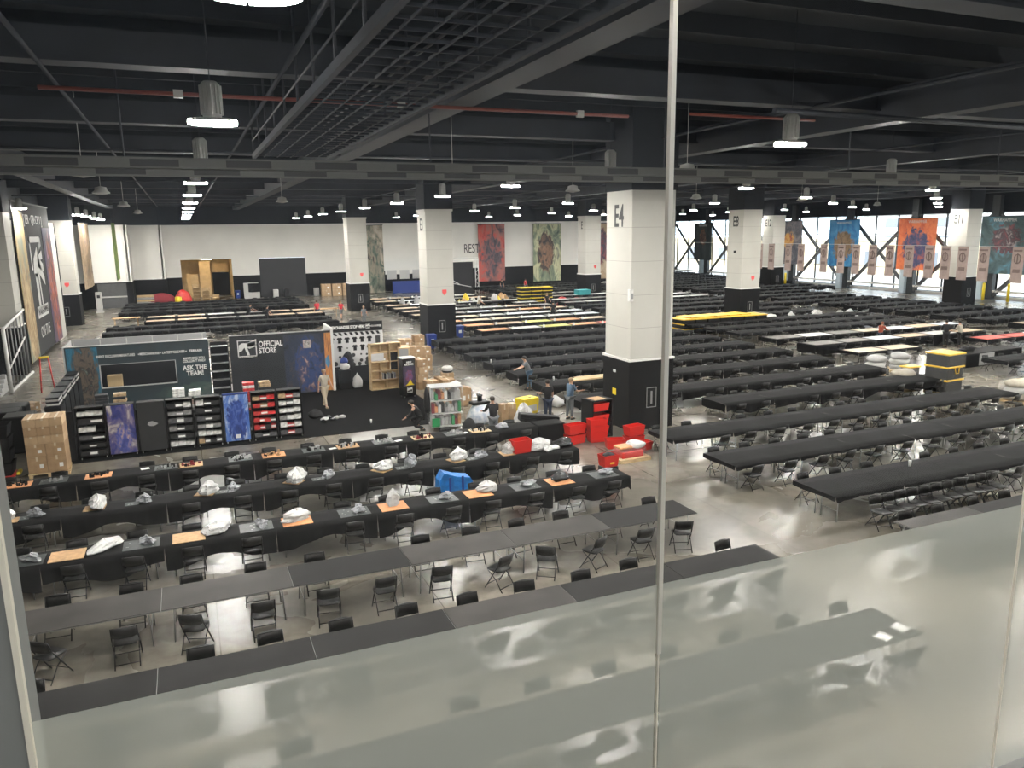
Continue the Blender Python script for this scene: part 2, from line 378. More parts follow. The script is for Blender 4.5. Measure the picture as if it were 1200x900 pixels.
# walls
def wallseg(name, boxes, wains, dark, extra=None):
    o = struct(name, boxes, 'wall'); wains.build('wainscot', 'wains', o); dark.build('upper_wall', 'ceil', o); return o
wb, ww, wd, wt = MB(), MB(), MB(), MB()
T_ = 8.85
wb.box(-2.2, XE, YB, YB+.3, 4.8, T_).box(XE-.3, XE, YB, YE, 0, T_).box(XE, XR, YE, YE+.3, 0, T_)
for x0, x1 in ((-2.2, -.35), (5.35, 8.5), (14, 24.1), (31.6, XE)): wb.box(x0, x1, YB, YB+.3, 0, 4.8)
wb.box(24.1, 31.6, YB, YB+.3, 3.95, 4.8)
wb.box(-5.5, -2.2, 98, 98.3, 0, T_).box(-2.35, -2.05, 98, YB+.3, 0, T_)
wb.box(XL-.3, -5.5, 94, 94.3, 0, T_).box(-5.65, -5.35, 94, 98.3, 0, T_)
for x0, x1 in ((-2.0, -.35), (5.35, 8.5), (14, 24.1), (31.6, 56)): ww.box(x0, x1, YB-.05, YB, 0, 2.76); wt.box(x0, x1, YB-.06, YB, 2.76, 2.84)
ww.box(-5.3, -2.0, 97.95, 98, 0, 2.76).box(-2.0, -1.96, 97.95, YB, 0, 2.76); wt.box(-5.3, -2.0, 97.94, 98, 2.76, 2.84)
ww.box(XL, -8.75, 93.95, 94, 0, 2.76).box(-5.95, -5.35, 93.95, 94, 0, 2.76).box(-5.35, -5.30, 93.95, 98, 0, 2.76).box(-8.75, -5.95, 93.95, 94, 2.66, 2.76); wt.box(XL, -5.3, 93.94, 94, 2.76, 2.84)
wd.box(XL-.3, XE, YB-.02, YB+.3, T_, 12).box(XE-.3, XE, YB, YE, T_, 12).box(XE, XR+.3, YE, YE+.3, T_, 12).box(XL-.3, -2.2, 93.9, 94.2, T_, 12)
o = struct('wall_back', wb, M['wallg']); ww.build('wainscot', 'wains', o); wd.build('upper_wall', 'ceil', o)
wt2 = MB()
for x0, x1, z in ((-.35, 5.35, 4.8), (8.5, 14, 4.78)): wt2.box(x0-.15, x1+.15, YB-.06, YB, z, z+.16).box(x0-.15, x0, YB-.06, YB, 2.8, z).box(x1, x1+.15, YB-.06, YB, 2.8, z)
wt.v and wt.build('trim', 'wtrim', o); wt2.build('opening_trim', 'wtrim', o)
text('RESTROOMS', 1.7, 'dtxt', (35.0, YB-.03, 5.3), parent=o, sx=.62, align='LEFT')
b_ = MB()
for x in (20, 33, 48): b_.box(x, x+.05, YB-.02, YB, 2.84, T_)
b_.box(-2.0, XE, YB-.03, YB, 8.6, T_); b_.build('cornice', 'wtrim', o)
# loading alcove behind the back opening
a = MB(); a.box(-.4, 5.4, 108, 108.2, 0, 5).box(-.6, -.4, 100.3, 108.2, 0, 5).box(5.4, 5.6, 100.3, 108.2, 0, 5).box(-.6, 5.6, 100.3, 108.2, 4.85, 5.05)
al = struct('wall_alcove', a, mat('alcove_yellow', (.62, .47, .25), .75, noise=.12, scale=1.5))
box(1.7, 3.0, 105.2, 105.5, 0, 4.4).build('timber_panel', 'ply', al); box(3.3, 5.3, 107.8, 108, 0, 2.9).build('dark_doorway', 'wains', al)
box(3.2, 5.2, 106.4, 106.6, 3.0, 4.1).build('hanging_panel', 'ply', al); box(.2, 1.5, 104, 104.2, 0, 2.9).build('partition', 'ply', al)
LAMPBOX = box(2.0, 3.2, 103, 103.4, 4.7, 4.8)
o = LAMPBOX.build('ceiling_lamp', mat('alcove_lamp', (.9, .9, .9), .4, emit=(1, .85, .6), es=60)); tag(o, 'warm strip lamp on the ceiling of the plywood-walled loading alcove', 'lamp')
def rollup(name, x0, x1, y, z1, m):
    b = MB(); n = int(z1/.16)
    for i in range(n): b.box(x0, x1, y-.02-(.02 if i % 2 else 0), y+.03, i*z1/n, (i+1)*z1/n)
    return struct(name, b, m)
rollup('door_1', 8.5, 14, YB+.05, 4.76, 'ddoor'); d2 = rollup('door_2', -8.75, -5.95, 93.97, 2.66, 'door'); box(-8.75, -5.95, 93.85, 93.95, 1.15, 1.3).build('bottom_rail', 'dead', d2)
# glazed shop front under the soffit
g = struct('window_1', box(24.1, 31.6, 101.2, 101.4, 2.2, 3.95), 'wallg')
box(24.1, 31.6, 101.25, 101.3, 0, 2.2).build('dark_glazing', 'gblack', g)
b_ = MB()
for i in range(4): b_.box(24.6+i*1.75, 25.9+i*1.75, 101.1, 101.2, 1.55, 2.75)
b_.build('pane', 'lgrey', g)
# left wall
o = struct('wall_left', MB().box(XL-.3, XL, YF, 94.3, 0, T_), 'wall'); box(XL, XL+.05, YF, 94, 0, 2.76).build('wainscot', 'wains', o)
box(XL-.3, XL, YF, 94.3, T_, 12).build('upper_wall', 'ceil', o); box(XL, -9.05, 66.2, 69.9, 0, 8.7).build('pilaster', 'wall', o)
box(XL, -9.0, 69.9, 70.1, 0, 8.7).build('joint', 'wains', o)
b_ = MB(); b_.box(XL, XL+.3, 20, 94, 9.0, 9.25); b_.build('rail', 'trayl', o)
struct('wall_front', MB().box(XL-.3, XR+.3, YF-.3, YF, 0, 12), 'wallg')

# window wall on the right
YW0, YW1 = 20, 118
o = struct('wall_right', MB().box(XR, XR+.3, YF, YW0, 0, 12), 'ceil')
box(XR-.05, XR+.3, YW0, YW1, 8.8, 12).build('header', 'ceil', o); box(XR-.25, XR+.3, YW0, YW1, 0, .28).build('kerb', 'sill', o)
g_ = thing('guard_rail', 'long pale guard rail running before the window wall', 'rail', (XR-1.1, YW0, 0)); box(0, .08, 0, 97, .75, .95).build('rail', 'sill', g_)
for k in range(20): box(.02, .06, k*5, k*5+.05, 0, .75).build('rail_post', 'sill', g_)
posts = [54.8+9.5*k for k in (-3, -2, -1, 0, 1, 2, 3, 4, 5, 6)]
for i, y in enumerate(posts[:-1]+[posts[-1]]):
    y1 = min(y+9.5, YW1)
    wn = struct('window_%d' % (i+2), box(XR+.05, XR+.06, y, y1, .28, 8.8), 'winglass')
    b_ = MB(); n = 3 if y1-y > 8 else 2
    for k in range(n+1):
        yy = y+(y1-y)*k/n; b_.box(XR-.02, XR+.12, yy-.07, yy+.07, .28, 8.8)
    for z in (.28, 2.7, 6.6, 8.7): b_.box(XR, XR+.1, y, y1, z, z+.07)
    b_.build('frame', 'mull', wn)
for y in posts:
    t = solo('steel_post', MB().box(-.26, .26, -.4, .4, 0, 10.5), 'mull', 'dark steel post of the window wall, %s one from the right' % ORD[int((y-posts[0])/9.5+1.01)], 'post', (76.6, y, 0), group='window wall posts')
    t = MB().box(-.25, .25, -.35, .35, 0, 3.0)
    solo('base_cover', t, 'bluew', 'pale blue cover panel beside the %s window post from the right' % ORD[int((y-posts[0])/9.5+1.01)], 'panel', (76.2, y+.75, 0), group='pale covers at the window posts')
    if y+9.5 < 115:
        for s in (0, 1):
            a, b2 = (Vector((76.7, y+.3, .3)), Vector((76.7, y+9.2, 8.6))) if s == 0 else (Vector((76.5, y+9.2, .3)), Vector((76.5, y+.3, 8.6)))
            mb = MB(); 
            for dx in (-.17, .17): mb.tube(a+Vector((0, dx, 0)), b2+Vector((0, dx, 0)), .13, 4)
            solo('diagonal_brace', mb, 'brace', 'grey diagonal brace %s between the %s and %s window posts' % (('rising away', 'falling away')[s], ORD[int((y-posts[0])/9.5+1.01)], ORD[int((y-posts[0])/9.5+2.01)]), 'brace', group='window wall braces')
# outside
struct('ground', box(XR+.5, 260, -60, 260, -.4, -.05), 'asph')
bl = solo('low_building', MB().box(0, 14, -70, 90, 0, 5.2).box(-.2, 14, -70, 90, 5.2, 5.5), 'bldg', 'low beige building across the street seen through the windows', 'building', (104, 70, -.05))
for i in range(26):
    box(-.06, .1, -64+i*5.5, -61.4+i*5.5, 1.2, 3.6).build('window', 'bwin', bl)
bl = solo('pale_building', MB().box(0, 20, -90, 60, 0, 16), 'bldw', 'tall pale building farther behind the low beige one', 'building', (160, 90, -.05))
for i in range(20):
    for j in range(3): box(-.06, .1, -84+i*7, -80+i*7, 3+j*4.2, 5.2+j*4.2).build('window', 'bwin', bl)

# pillars of the hall
PILL = []
def pillar(X, Y, num, w=1.87, d=1.87, lab='', sign=True, panel=True, small=False, cap=False):
    PILL.append((X, Y, w, d))
    t = thing('pillar', lab, 'pillar', (X, Y, 0), group='hall pillars')
    box(0, w, 0, d, 2.76, 9.05).build('shaft', 'wall', t)
    b = MB().box(-.06, w+.06, -.06, d+.06, 0, 2.7); b.build('base', 'wains', t)
    box(-.09, w+.09, -.09, d+.09, 2.7, 2.78).build('ledge', 'wtrim', t)
    b = MB()
    for z in (3.95, 5.2, 6.45, 7.7): b.box(-.004, w+.004, -.004, d+.004, z, z+.018)
    b.build('seam', 'seam', t)
    box(-.05, w+.05, -.05, d+.05, 9.05, 12).build('upper_shaft', 'ceil', t)
    if cap: box(-.06, w+.06, -.06, d+.06, 9.0, 9.14).build('cap', 'wall', t)
    if num: text(num, 1.15, 'dtxt', (-.012, d*.5, 8.1), (R(90), 0, R(-90)), t, sx=.62, bold=.018)
    if panel:
        p = box(w*.38, w*.62, -.085, -.06, .85, 1.65).build('electric_panel', 'wains', t)
        b = MB(); x0, x1 = w*.38, w*.62
        b.box(x0, x1, -.095, -.085, .85, .88).box(x0, x1, -.095, -.085, 1.62, 1.65).box(x0, x0+.03, -.095, -.085, .85, 1.65).box(x1-.03, x1, -.095, -.085, .85, 1.65)
        b.box((x0+x1)/2-.04, (x0+x1)/2+.04, -.095, -.085, 1.0, 1.5).build('panel_frame', 'duct', p)
    if sign:
        MB().prism([(w*.55, 3.75), (w*.72, 3.75), (w*.72, 3.55), (w*.635, 3.35), (w*.55, 3.55)], -.03, 0).build('red_sign', 'redm', t)
    if small:
        box(-.075, -.06, d*.48, d*.62, 1.25, 1.5).build('yellow_notice', 'yel', t); box(-.08, -.06, d*.5, d*.6, 2.15, 2.25).build('white_switch', 'white', t)
    return t
P4 = pillar(15.3, 24.95, 'E4', lab='nearest cream and black pillar marked E4 beside the glass joint', sign=False, small=True)
b_ = MB().box(-.14, .02, -.16, .02, 5.0, 5.45, b=.02); b_.build('alarm_box', 'white', P4); box(-.1, -.02, -.2, -.16, 5.1, 5.3).build('alarm_lens', 'duct', P4)
pillar(15.15, 50.9, 'E3', lab='cream and black pillar behind the cartons with blue bins at its foot', cap=True)
pillar(15.0, 77.0, '', lab='small far pillar beside the leftmost back wall banner', cap=True)
p8 = pillar(41.7, 51.1, 'E8', lab='cream and black pillar marked E8 behind the yellow topped totes')
box(-.07, -.0, .8, 1.0, 5.6, 5.8).build('camera_box', 'black', p8)
pillar(41.3, 77.0, 'E', lab='distant pillar just left of the big pillar E4', cap=True)
pillar(68.2, 51.6, 'E11', lab='pillar marked E11 in front of the windows at the right', sign=False)
pillar(67.6, 77.2, 'E12', lab='pillar marked E12 in front of the windows, partly hidden by pennants', sign=False)
pillar(-10.85, 77.2, '', w=2.1, lab='pillar against the left wall beyond the huge banner')
pillar(-10.85, 50.6, '', w=1.95, lab='pillar at the left edge of the view before the huge banner', panel=False, sign=False)
pillar(-10.85, 24.9, '', w=1.95, lab='pillar against the left wall nearest the balcony', panel=False, sign=False)

# high-bay lamps
LP = None
def lamp(x, y, i, j):
    global LP
    lab = 'bright high-bay lamp with grey cylinder housing, number %s along ceiling line %s from left' % (ORD[j], ORD[i])
    if LP is None:
        LP = t = thing('high_bay_lamp', lab, 'lamp', (x, y, 9.3), 0, 'high-bay lamps')
        b = MB().lathe([(.02, .08), (.13, .09), (.14, .14), (.14, .58), (.1, .62), (.02, .63)], n=14)
        for k in range(14):
            a = 2*PI*k/14; b.box(-.008, .008, .13, .165, .14, .56, X=Matrix.Rotation(a, 4, 'Z'))
        b.build('housing', 'lampb', t)
        RF = MB().lathe([(.36, .03), (.34, .075), (.12, .10)], n=20, sy=.8).build('reflector', 'lampb', t)
        for s in (-1, 1):
            q = [(s*.015, -.24)]+[(s*(.015+.34*math.sin(PI*k/8)), -.26*math.cos(PI*k/8)) for k in range(9)]+[(s*.015, .24)]
            n = len(q); vs = [(a, b, 0) for a, b in q]+[(a, b, .06) for a, b in q]
            fs = [tuple(range(n)), tuple(range(2*n-1, n-1, -1))]+[(k, n+k, n+(k+1) % n, (k+1) % n) for k in range(n)]
            MB().add(vs, fs).build('lens', 'lamp', RF)
        MB().tube((0, 0, .63), (0, 0, 2.65), .008, 4).build('hanger', 'beam', t)
    else: dup(LP, (x, y, 9.3), 0, lab)
LX = [.6, 11.8, 23.0, 34.4, 45.2, 56.2, 67.2]; LY = [6.1, 13.1, 20.5, 28.1, 36.6, 45.3, 54, 62.7, 71.4, 80.1, 88.8]
for i, x in enumerate(LX):
    for j, y in enumerate(LY): lamp(x, y, i+2, j+1)
for j, y in enumerate([54, 70, 76, 83, 89]): lamp(-7.3 if j else -8.6, y, 1, j+1)
for k, (x, y) in enumerate([(-2.5, 26.5), (-2.9, 37), (-3, 52.6), (-3, 69.3), (8.3, 24.6), (17, 33), (5.4, 46), (29, 40), (40, 43), (57, 52), (15.2, 21.5)]):
    solo('ceiling_speaker', MB().lathe([(.02, .35), (.22, .3), (.24, .18), (.34, .1), (.34, .06), (.02, .0)], n=14).tube((0, 0, .35), (0, 0, 2.6), .012, 4), 'dead',
         'small pale dome speaker hanging from the ceiling, %s from the left wall' % ORD[k+1], 'speaker', (x, y, 9.35), group='dome speakers')

# mezzanine where the photographer stands
struct('floor_mezzanine', box(-3, 8, YF, 1.42, 5.7, 6.0), 'mfloor'); struct('wall_mezzanine_back', box(-3, 8, YF, YF+.1, 6.0, 9.6), 'mezz')
struct('ceiling_mezzanine', box(-3, 8, YF, 1.42, 9.6, 9.8), 'mezz'); struct('wall_mezzanine_left', box(-3.1, -3, YF, 1.42, 6, 9.6), 'mezz'); struct('wall_mezzanine_right', box(8, 8.1, YF, 1.42, 6, 9.6), 'mezz')
for k, (x, y) in enumerate([(-.6, -1.2), (1.6, -1.2), (3.8, -1.2), (6, -1.2)]):  # fill panels added out of view to light the lower panes
    solo('added_fill_panel', MB().box(-.6, .6, -.3, .3, 0, .05), 'fillp', 'added unseen fill panel on the balcony ceiling, %s from the left' % ORD[k+1], 'lamp', (x, y, 9.54), group='added balcony fill panels')
p_ = struct('wall_pier', box(-1.8, -.3005, 1.328, 1.44, 6.0, 9.6), 'pier'); box(-.301, -.292, 1.322, 1.338, 6.0, 9.6).build('cream_edge', 'pedge', p_)
GY, ZF = 1.33, 6.885
for k, (x0, x1) in enumerate([(-.291, .894), (.906, 2.084), (2.096, 3.27), (3.28, 4.45), (4.46, 5.64)]):
    g = struct('window_%d' % (20+k), MB().add([(x0, GY, ZF), (x1, GY, ZF), (x1, GY, 9.6), (x0, GY, 9.6)], [(0, 1, 2, 3)]), 'glassl' if k == 0 else 'glass')
    MB().add([(x0, GY, 6.0), (x1, GY, 6.0), (x1, GY, ZF), (x0, GY, ZF)], [(0, 1, 2, 3)]).build('reflection_veil', 'veil', g)  # pale diffuse share painted in place of the reflected balcony floor
    MB().box(x0, x1, GY-.03, GY+.03, 6.0, 6.05).build('bottom_rail', 'duct', g)
for k, x in enumerate([.9, 2.09, 3.275, 4.455]):
    t = struct('trim_%d' % (k+2), box(x-.0052, x+.0052, GY-.006, GY+.006, 6.72 if k == 0 else 8.2, 9.6), 'chrome')
    box(x-.0018, x+.0018, GY-.004, GY+.004, 6.05, 6.72 if k == 0 else 8.2).build('silicone_joint', 'pedge', t)

# ================================================================== banners
def banner(w, z0, z1, loc, rz, am, label, title=None, tcol='white', grp='hanging art banners', ty=.94, rod=True):
    t = thing('art_banner', label, 'banner', loc, rz, grp)
    b = MB(); n = 12                                             # gently rippled cloth
    vs = []; fs = []
    for i in range(n+1):
        x = -w/2+w*i/n; y = .05*math.sin(i*1.3)
        for z in (z0, (z0+z1)/2, z1): vs.append((x, y*(1 if z < z1 else .3), z))
    for i in range(n):
        for k in range(2): fs.append((i*3+k, (i+1)*3+k, (i+1)*3+k+1, i*3+k+1))
    m_ = len(vs); vs += [(x, y+.03, z) for x, y, z in vs]; fs += [tuple(m_+q for q in reversed(f_)) for f_ in fs]
    b.add(vs, fs, True); b.build('printed_cloth', am, t)
    for q in (-1, 1): MB().tube((q*w/2*.8, 0, z1), (q*w/2*.8, 0, 12), .012, 4).build('hanging_cable', 'beam', t)
    if rod: MB().tube((-w/2-.05, 0, z1), (w/2+.05, 0, z1), .05).build('top_rod', 'beam', t)
    if title: text(title, w*.095, tcol, (0, -.08, z0+(z1-z0)*ty), parent=t, sx=.8)
    return t
G = lambda *a: a
a1 = art_mat('art_green_gunner', [(.03, .05, .04), (.16, .17, .13), (.42, .36, .28), (.55, .5, .42)], [(.03, .06, .05), (.12, .16, .12), (.3, .26, .2), (.03, .03, .03)], (.45, .45), (.5, .35), 1, 2.5)
a2 = art_mat('art_red_smoke', [(.20, .03, .03), (.55, .08, .06), (.35, .14, .12), (.08, .05, .07)], [(.02, .02, .03), (.09, .08, .1), (.3, .1, .1), (.02, .02, .02)], (.5, .45), (.38, .36), 2, 2.5)
a3 = art_mat('art_sage_battle', [(.05, .08, .07), (.20, .25, .17), (.55, .55, .34), (.12, .13, .12)], [(.02, .02, .02), (.08, .06, .05), (.3, .16, .1), (.02, .02, .02)], (.45, .5), (.28, .36), 3, 2.5)
a4 = art_mat('art_sand_red', [(.55, .40, .24), (.40, .30, .2), (.6, .5, .35)], [(.30, .03, .03), (.04, .05, .08), (.5, .1, .1)], (.5, .6), (.5, .3), 4, 2.5)
banner(3.1, -.0, 8.6, (22.35, 99.6, 0), 0, a1, 'grey-green art banner on the back wall, leftmost beside the small pillar')
banner(3.9, .9, 8.55, (38.9, 99.6, 0), 0, a2, 'red and black art banner on the back wall covering the end of the lettering')
banner(4.3, .6, 8.55, (47.3, 99.6, 0), 0, a3, 'sage green and pale art banner on the back wall')
banner(4.3, .6, 8.55, (55.6, 99.6, 0), 0, a4, 'sand and red art banner on the back wall just left of pillar E4')
w1 = art_mat('art_dark_creature', [(.02, .03, .035), (.05, .065, .07), (.03, .04, .045)], [(.35, .16, .1), (.05, .03, .03), (.55, .3, .2)], (.5, .6), (.2, .22), 5, 3)
w2 = art_mat('art_gold_winged', [(.04, .05, .07), (.10, .10, .12), (.3, .26, .25)], [(.5, .2, .05), (.6, .35, .1), (.3, .05, .03)], (.5, .55), (.2, .2), 6, 3)
w3 = art_mat('art_blue_warrior', [(.02, .12, .35), (.05, .25, .5), (.12, .35, .6)], [(.12, .09, .06), (.3, .2, .12), (.03, .03, .04)], (.5, .45), (.32, .3), 7, 3)
w4 = art_mat('art_orange_armour', [(.6, .10, .04), (.8, .22, .08), (.5, .1, .06)], [(.03, .04, .10), (.06, .07, .16), (.4, .1, .08)], (.5, .4), (.36, .38), 8, 3)
w5 = art_mat('art_teal_ruin', [(.03, .06, .07), (.07, .12, .13), (.10, .28, .38)], [(.25, .07, .08), (.05, .04, .05), (.5, .4, .4)], (.55, .6), (.3, .25), 9, 3)
for y, w_, am, nm, tt in ((102.3, 4.4, w1, 'dark art banner at the windows between pillars E4 and E8', 'WARHAMMER'), (83.3, 4.8, w2, 'grey and gold art banner at the windows behind pillar E12', ''), (73.8, 4.8, w3, 'blue art banner hanging at the windows', 'WARHAMMER'), (63.3, 4.9, w4, 'orange-red art banner hanging at the windows left of pillar E11', 'WARHAMMER'), (53.2, 5.0, w5, 'dark teal art banner hanging at the windows at the right edge', 'WARHAMMER')):
    banner(w_, 2.7, 8.4, (75.7, y, 0), R(-90), am, nm, tt or None, ty=.93)
# huge banner on the left wall
t = thing('giant_banner', 'huge black banner with hammer emblem and fantasy art on the left wall', 'banner', (-8.85, 59.4, 0), R(90))
box(-6.6, 6.6, -.02, .04, .3, 9.75).build('cloth', mat('banner_black', (.018, .019, .021), .7), t)
am = art_mat('art_banner_left', [(.05, .10, .09), (.20, .24, .20), (.5, .36, .15), (.62, .5, .3)], [(.5, .4, .22), (.25, .15, .08), (.65, .52, .3), (.03, .03, .03)], (.5, .3), (.5, .35), 11, 2.2)
box(-6.6, -3.6, -.05, -.02, .3, 9.2).build('left_art', am, t)
am = art_mat('art_banner_right', [(.03, .04, .10), (.10, .07, .14), (.03, .03, .03)], [(.45, .2, .3), (.03, .03, .04), (.5, .12, .05), (.3, .28, .4)], (.6, .45), (.5, .5), 12, 2.2)
box(3.0, 6.6, -.05, -.02, .3, 8.3).build('right_art', am, t)
def emblem(s, x, z, y, parent, mw='white', txt=True):
    """square hammer emblem: white frame, slanted hammer with wing rays, caption strip; s = side length"""
    b = MB(); f_ = .055
    P = lambda pts: b.prism([(x+(a-.5)*s, z+(c-.5)*s) for a, c in pts], y-.006, y)
    P([(0, 0), (1, 0), (1, f_), (0, f_)]); P([(0, .96), (.8, .96), (.8, 1), (0, 1)]); P([(0, 0), (f_, 0), (f_, 1), (0, 1)]); P([(1-f_, 0), (1, 0), (1, .72), (1-f_, .72)])
    P([(.5, .16), (.63, .16), (.50, .62), (.36, .60)])                                   # haft
    P([(.06, .36), (.22, .42), (.34, .58), (.62, .66), (.60, .84), (.24, .84), (.08, .74)])      # head
    for k in range(4): P([(.5+.08*k, .60+.035*k), (.62+.08*k, .52+.06*k), (1.0, .66+.10*k), (1.0, .74+.10*k), (.55, .84)])
    P([(0, .0), (1, .0), (1, .14), (0, .14)])
    e = b.build('emblem', mw, parent)
    if txt: text('WARHAMMER', s*.125, 'dtxt', (x, y-.009, z-s*.43), parent=parent, sx=.95, depth=.002)
    return e
# stretched emblem of the giant banner
b = MB()
P = lambda pts: b.prism([(-.3+(a-.5)*4.2, 5.4+(c-.5)*4.6) for a, c in pts], -.04, -.03)
P([(.0, .92), (.95, .92), (.95, 1), (.0, 1)]); P([(0, .55), (.07, .55), (.07, 1), (0, 1)])
P([(.22, 0), (.36, 0), (.42, .5), (.2, .5)]); P([(.52, 0), (.6, 0), (.55, .5), (.45, .5)]); P([(.12, .5), (.4, .4), (.62, .62), (.6, .86), (.22, .7)])
for k in range(4): P([(.5, .50+.08*k), (.62, .46+.1*k), (1.0, .30+.19*k), (1.0, .42+.19*k), (.58, .72)])
P([(0, -.12), (1.0, -.12), (1, .04), (0, .04)])
b.build('emblem', 'white', t)
text('WARHAMMER', .62, 'dtxt', (-.3, -.05, 2.92), parent=t, sx=1.0); text('ON·TUE', 1.0, 'white', (-.3, -.04, 1.6), parent=t, sx=1.0)
text('[ IER · QR·CR 1 ]', .8, 'white', (0, -.05, 8.75), parent=t, sx=1.2)
box(-6.65, 6.65, -.08, .06, 9.7, 9.8).build('top_rail', 'trayl', t)
banner(8.5, 2.6, 9.0, (-8.9, 88.8, 0), R(90), art_mat('art_bronze', [(.25, .18, .12), (.5, .38, .26), (.1, .08, .07)], [(.4, .26, .16), (.12, .09, .08)], (.5, .5), (.4, .4), 13, 3), 'bronze art banner on the left wall beyond the wall pillar')
banner(4.2, 3.3, 9.0, (-6.2, 88.5, 0), R(90), art_mat('art_lime', [(.03, .05, .04), (.2, .32, .06), (.05, .06, .06)], [(.3, .42, .08), (.05, .07, .04)], (.5, .6), (.4, .4), 14, 3), 'narrow dark and lime banner hanging near the back left corner')
# pennants
pn = None
py_ = [75.2, 73.2, 70.4, 68.4, 65.0, 62.6, 60.6, 58.5, 56.4, 54.2, 52.0, 50.3, 48.6, 46.6, 43.6]
for k, y in enumerate(py_):
    lab = 'small brown fabric pennant on the wire near the windows, %s from the left' % ORD[k+1]
    if pn is None:
        pn = t = thing('pennant', lab, 'pennant', (64, y, 0), R(-90), 'brown pennants on a wire')
        b = MB(); vs = []; fs = []
        for i in range(5):
            for z in (2.75, 4.2, 5.72): vs.append((-.5+.25*i, .03*math.sin(i*1.6), z))
        for i in range(4):
            for q in range(2): fs.append((i*3+q, i*3+3+q, i*3+4+q, i*3+1+q))
        m_ = len(vs); vs += [(x, yy+.02, z) for x, yy, z in vs]; fs += [tuple(m_+q for q in reversed(f_)) for f_ in fs]
        b.add(vs, fs, True).build('cloth', 'pant', t)
        b = MB()
        for k2 in range(12): a = 2*PI*k2/12; a2 = 2*PI*(k2+1)/12; b.tube((.28*math.cos(a), -.05, 4.75+.38*math.sin(a)), (.28*math.cos(a2), -.05, 4.75+.38*math.sin(a2)), .035, 4)
        b.tube((0, -.05, 4.4), (0, -.05, 5.2), .05, 4).box(-.35, .35, -.06, -.03, 5.35, 5.5); b.box(-.3, .3, -.06, -.03, 3.6, 3.9)
        b.build('print', 'pantd', t)
    else: dup(pn, (64, y, 0), R(-90), lab)
solo('pennant_wire', MB().tube((64, 24, 5.75), (64, 92, 5.75), .02, 4), 'dead', 'thin taut wire carrying the brown pennants across the window side', 'wire')

# ================================================================== the store
t = thing('store_booth', 'dark store counter booth with long service hatch and ASK THE TEAM lettering', 'booth', (-5.05, 37.5, 0))
am = art_mat('art_booth', [(.020, .028, .032), (.028, .042, .048), (.022, .05, .065)], [(.02, .022, .022), (.05, .09, .08), (.10, .12, .11)], (.92, .22), (.30, .14), 15, 3)
b = MB(); b.box(0, 5.75, 0, .08, 0, 1.15).box(0, 5.75, 0, .08, 2.15, 3.0).box(0, 1.3, 0, .08, 1.15, 2.15).box(4.3, 5.75, 0, .08, 1.15, 2.15); FW = b.build('front_wall', am, t)
am = art_mat('art_booth_robed_figure', [(.02, .10, .17), (.03, .2, .32), (.02, .035, .045)], [(.06, .05, .045), (.16, .12, .09), (.02, .02, .02), (.2, .24, .2)], (.55, .45), (.42, .6), 16, 2.4)
box(.06, 1.25, -.012, 0, .05, 2.95).build('robed_art_panel', am, t)
b = MB(); b.box(1.3, 4.3, -.03, .1, 1.11, 1.15).box(1.3, 4.3, -.01, .1, 2.15, 2.17).box(1.26, 1.3, -.02, .1, 1.11, 2.17).box(4.3, 4.33, -.02, .1, 1.11, 2.17); b.build('hatch_frame', 'lgrey', FW)
b = MB(); b.box(-.06, 0, -.02, 2.6, 0, 3.03).box(0, 5.75, -.02, .1, 3.0, 3.03); b.build('side_wall', 'lgrey', t)
b = MB(); b.box(-.06, 5.75, 2.5, 2.6, 0, 3.03)
b.build('back_wall', 'greyp', t); box(.02, 5.7, 2.3, 2.42, 0, 2.45).build('black_drape', 'bfab', t); box(.0, .04, .1, 2.3, 0, 2.45).build('inner_side', 'bfab', t); box(.0, 5.7, .09, 2.4, 0, .03).build('booth_floor', 'black', t)
b = MB()
for k in range(6): b.box(.05+k*1.1, .09+k*1.1, 2.44, 2.5, 0, 3.0)
b.build('upright', 'dead', t); box(1.4, 2.0, 1.2, 1.7, 0, 1.45).build('counter', 'ply', t)
for s, x, sx in (('EVENT EXCLUSIVE MINIATURES', 1.95, .72), ('•', 2.86, 1), ('MERCHANDISE', 3.3, .8), ('•', 3.75, 1), ('LATEST RELEASES', 4.28, .8), ('•', 4.8, 1), ('TERRAIN', 5.2, .9)): text(s, .15, 'paper', (x, -.012, 2.52), parent=t, sx=sx, bold=.004)
text('ANYTHING YOU\nCOULDN\'T FIND?', .15, 'paper', (5.1, -.012, 2.12), parent=t, sx=.8, bold=.004); text('ASK THE\nTEAM!', .30, 'paper', (5.1, -.012, 1.62), parent=t, sx=.85, bold=.01)
t = thing('store_backdrop', 'tall black OFFICIAL STORE wall with white emblem and blue armoured art', 'backdrop', (1.62, 38.0, 0))
box(0, 4.75, 0, .1, 0, 3.0).build('panel', mat('backdrop_black', (.014, .016, .019), .55, noise=.25, scale=1.2), t)
am = art_mat('art_store_armour', [(.012, .014, .02), (.02, .03, .06), (.05, .04, .04)], [(.01, .02, .06), (.02, .05, .16), (.05, .05, .1), (.5, .3, .25)], (.62, .45), (.36, .5), 17, 2.6)
box(2.45, 4.35, -.012, 0, .05, 2.9).build('armoured_art', am, t)
box(4.35, 4.74, -.012, 0, .05, 2.9).build('orange_art', art_mat('art_orange_edge', [(.35, .12, .03), (.6, .25, .07), (.06, .03, .03)], [(.03, .12, .25), (.1, .3, .5)], (.3, .5), (.3, .1), 18, 2), t)
box(3.35, 3.72, -.02, -.012, 2.22, 2.62).build('pale_mask', art_mat('art_mask', [(.5, .45, .42), (.3, .2, .2)], [(.6, .55, .5), (.05, .04, .05)], (.5, .5), (.4, .5), 19, 2), t)
emblem(.86, .78, 2.35, -.006, t); text('OFFICIAL\nSTORE', .37, 'paper', (1.30, -.008, 2.38), parent=t, sx=.72, align='LEFT', bold=.008)
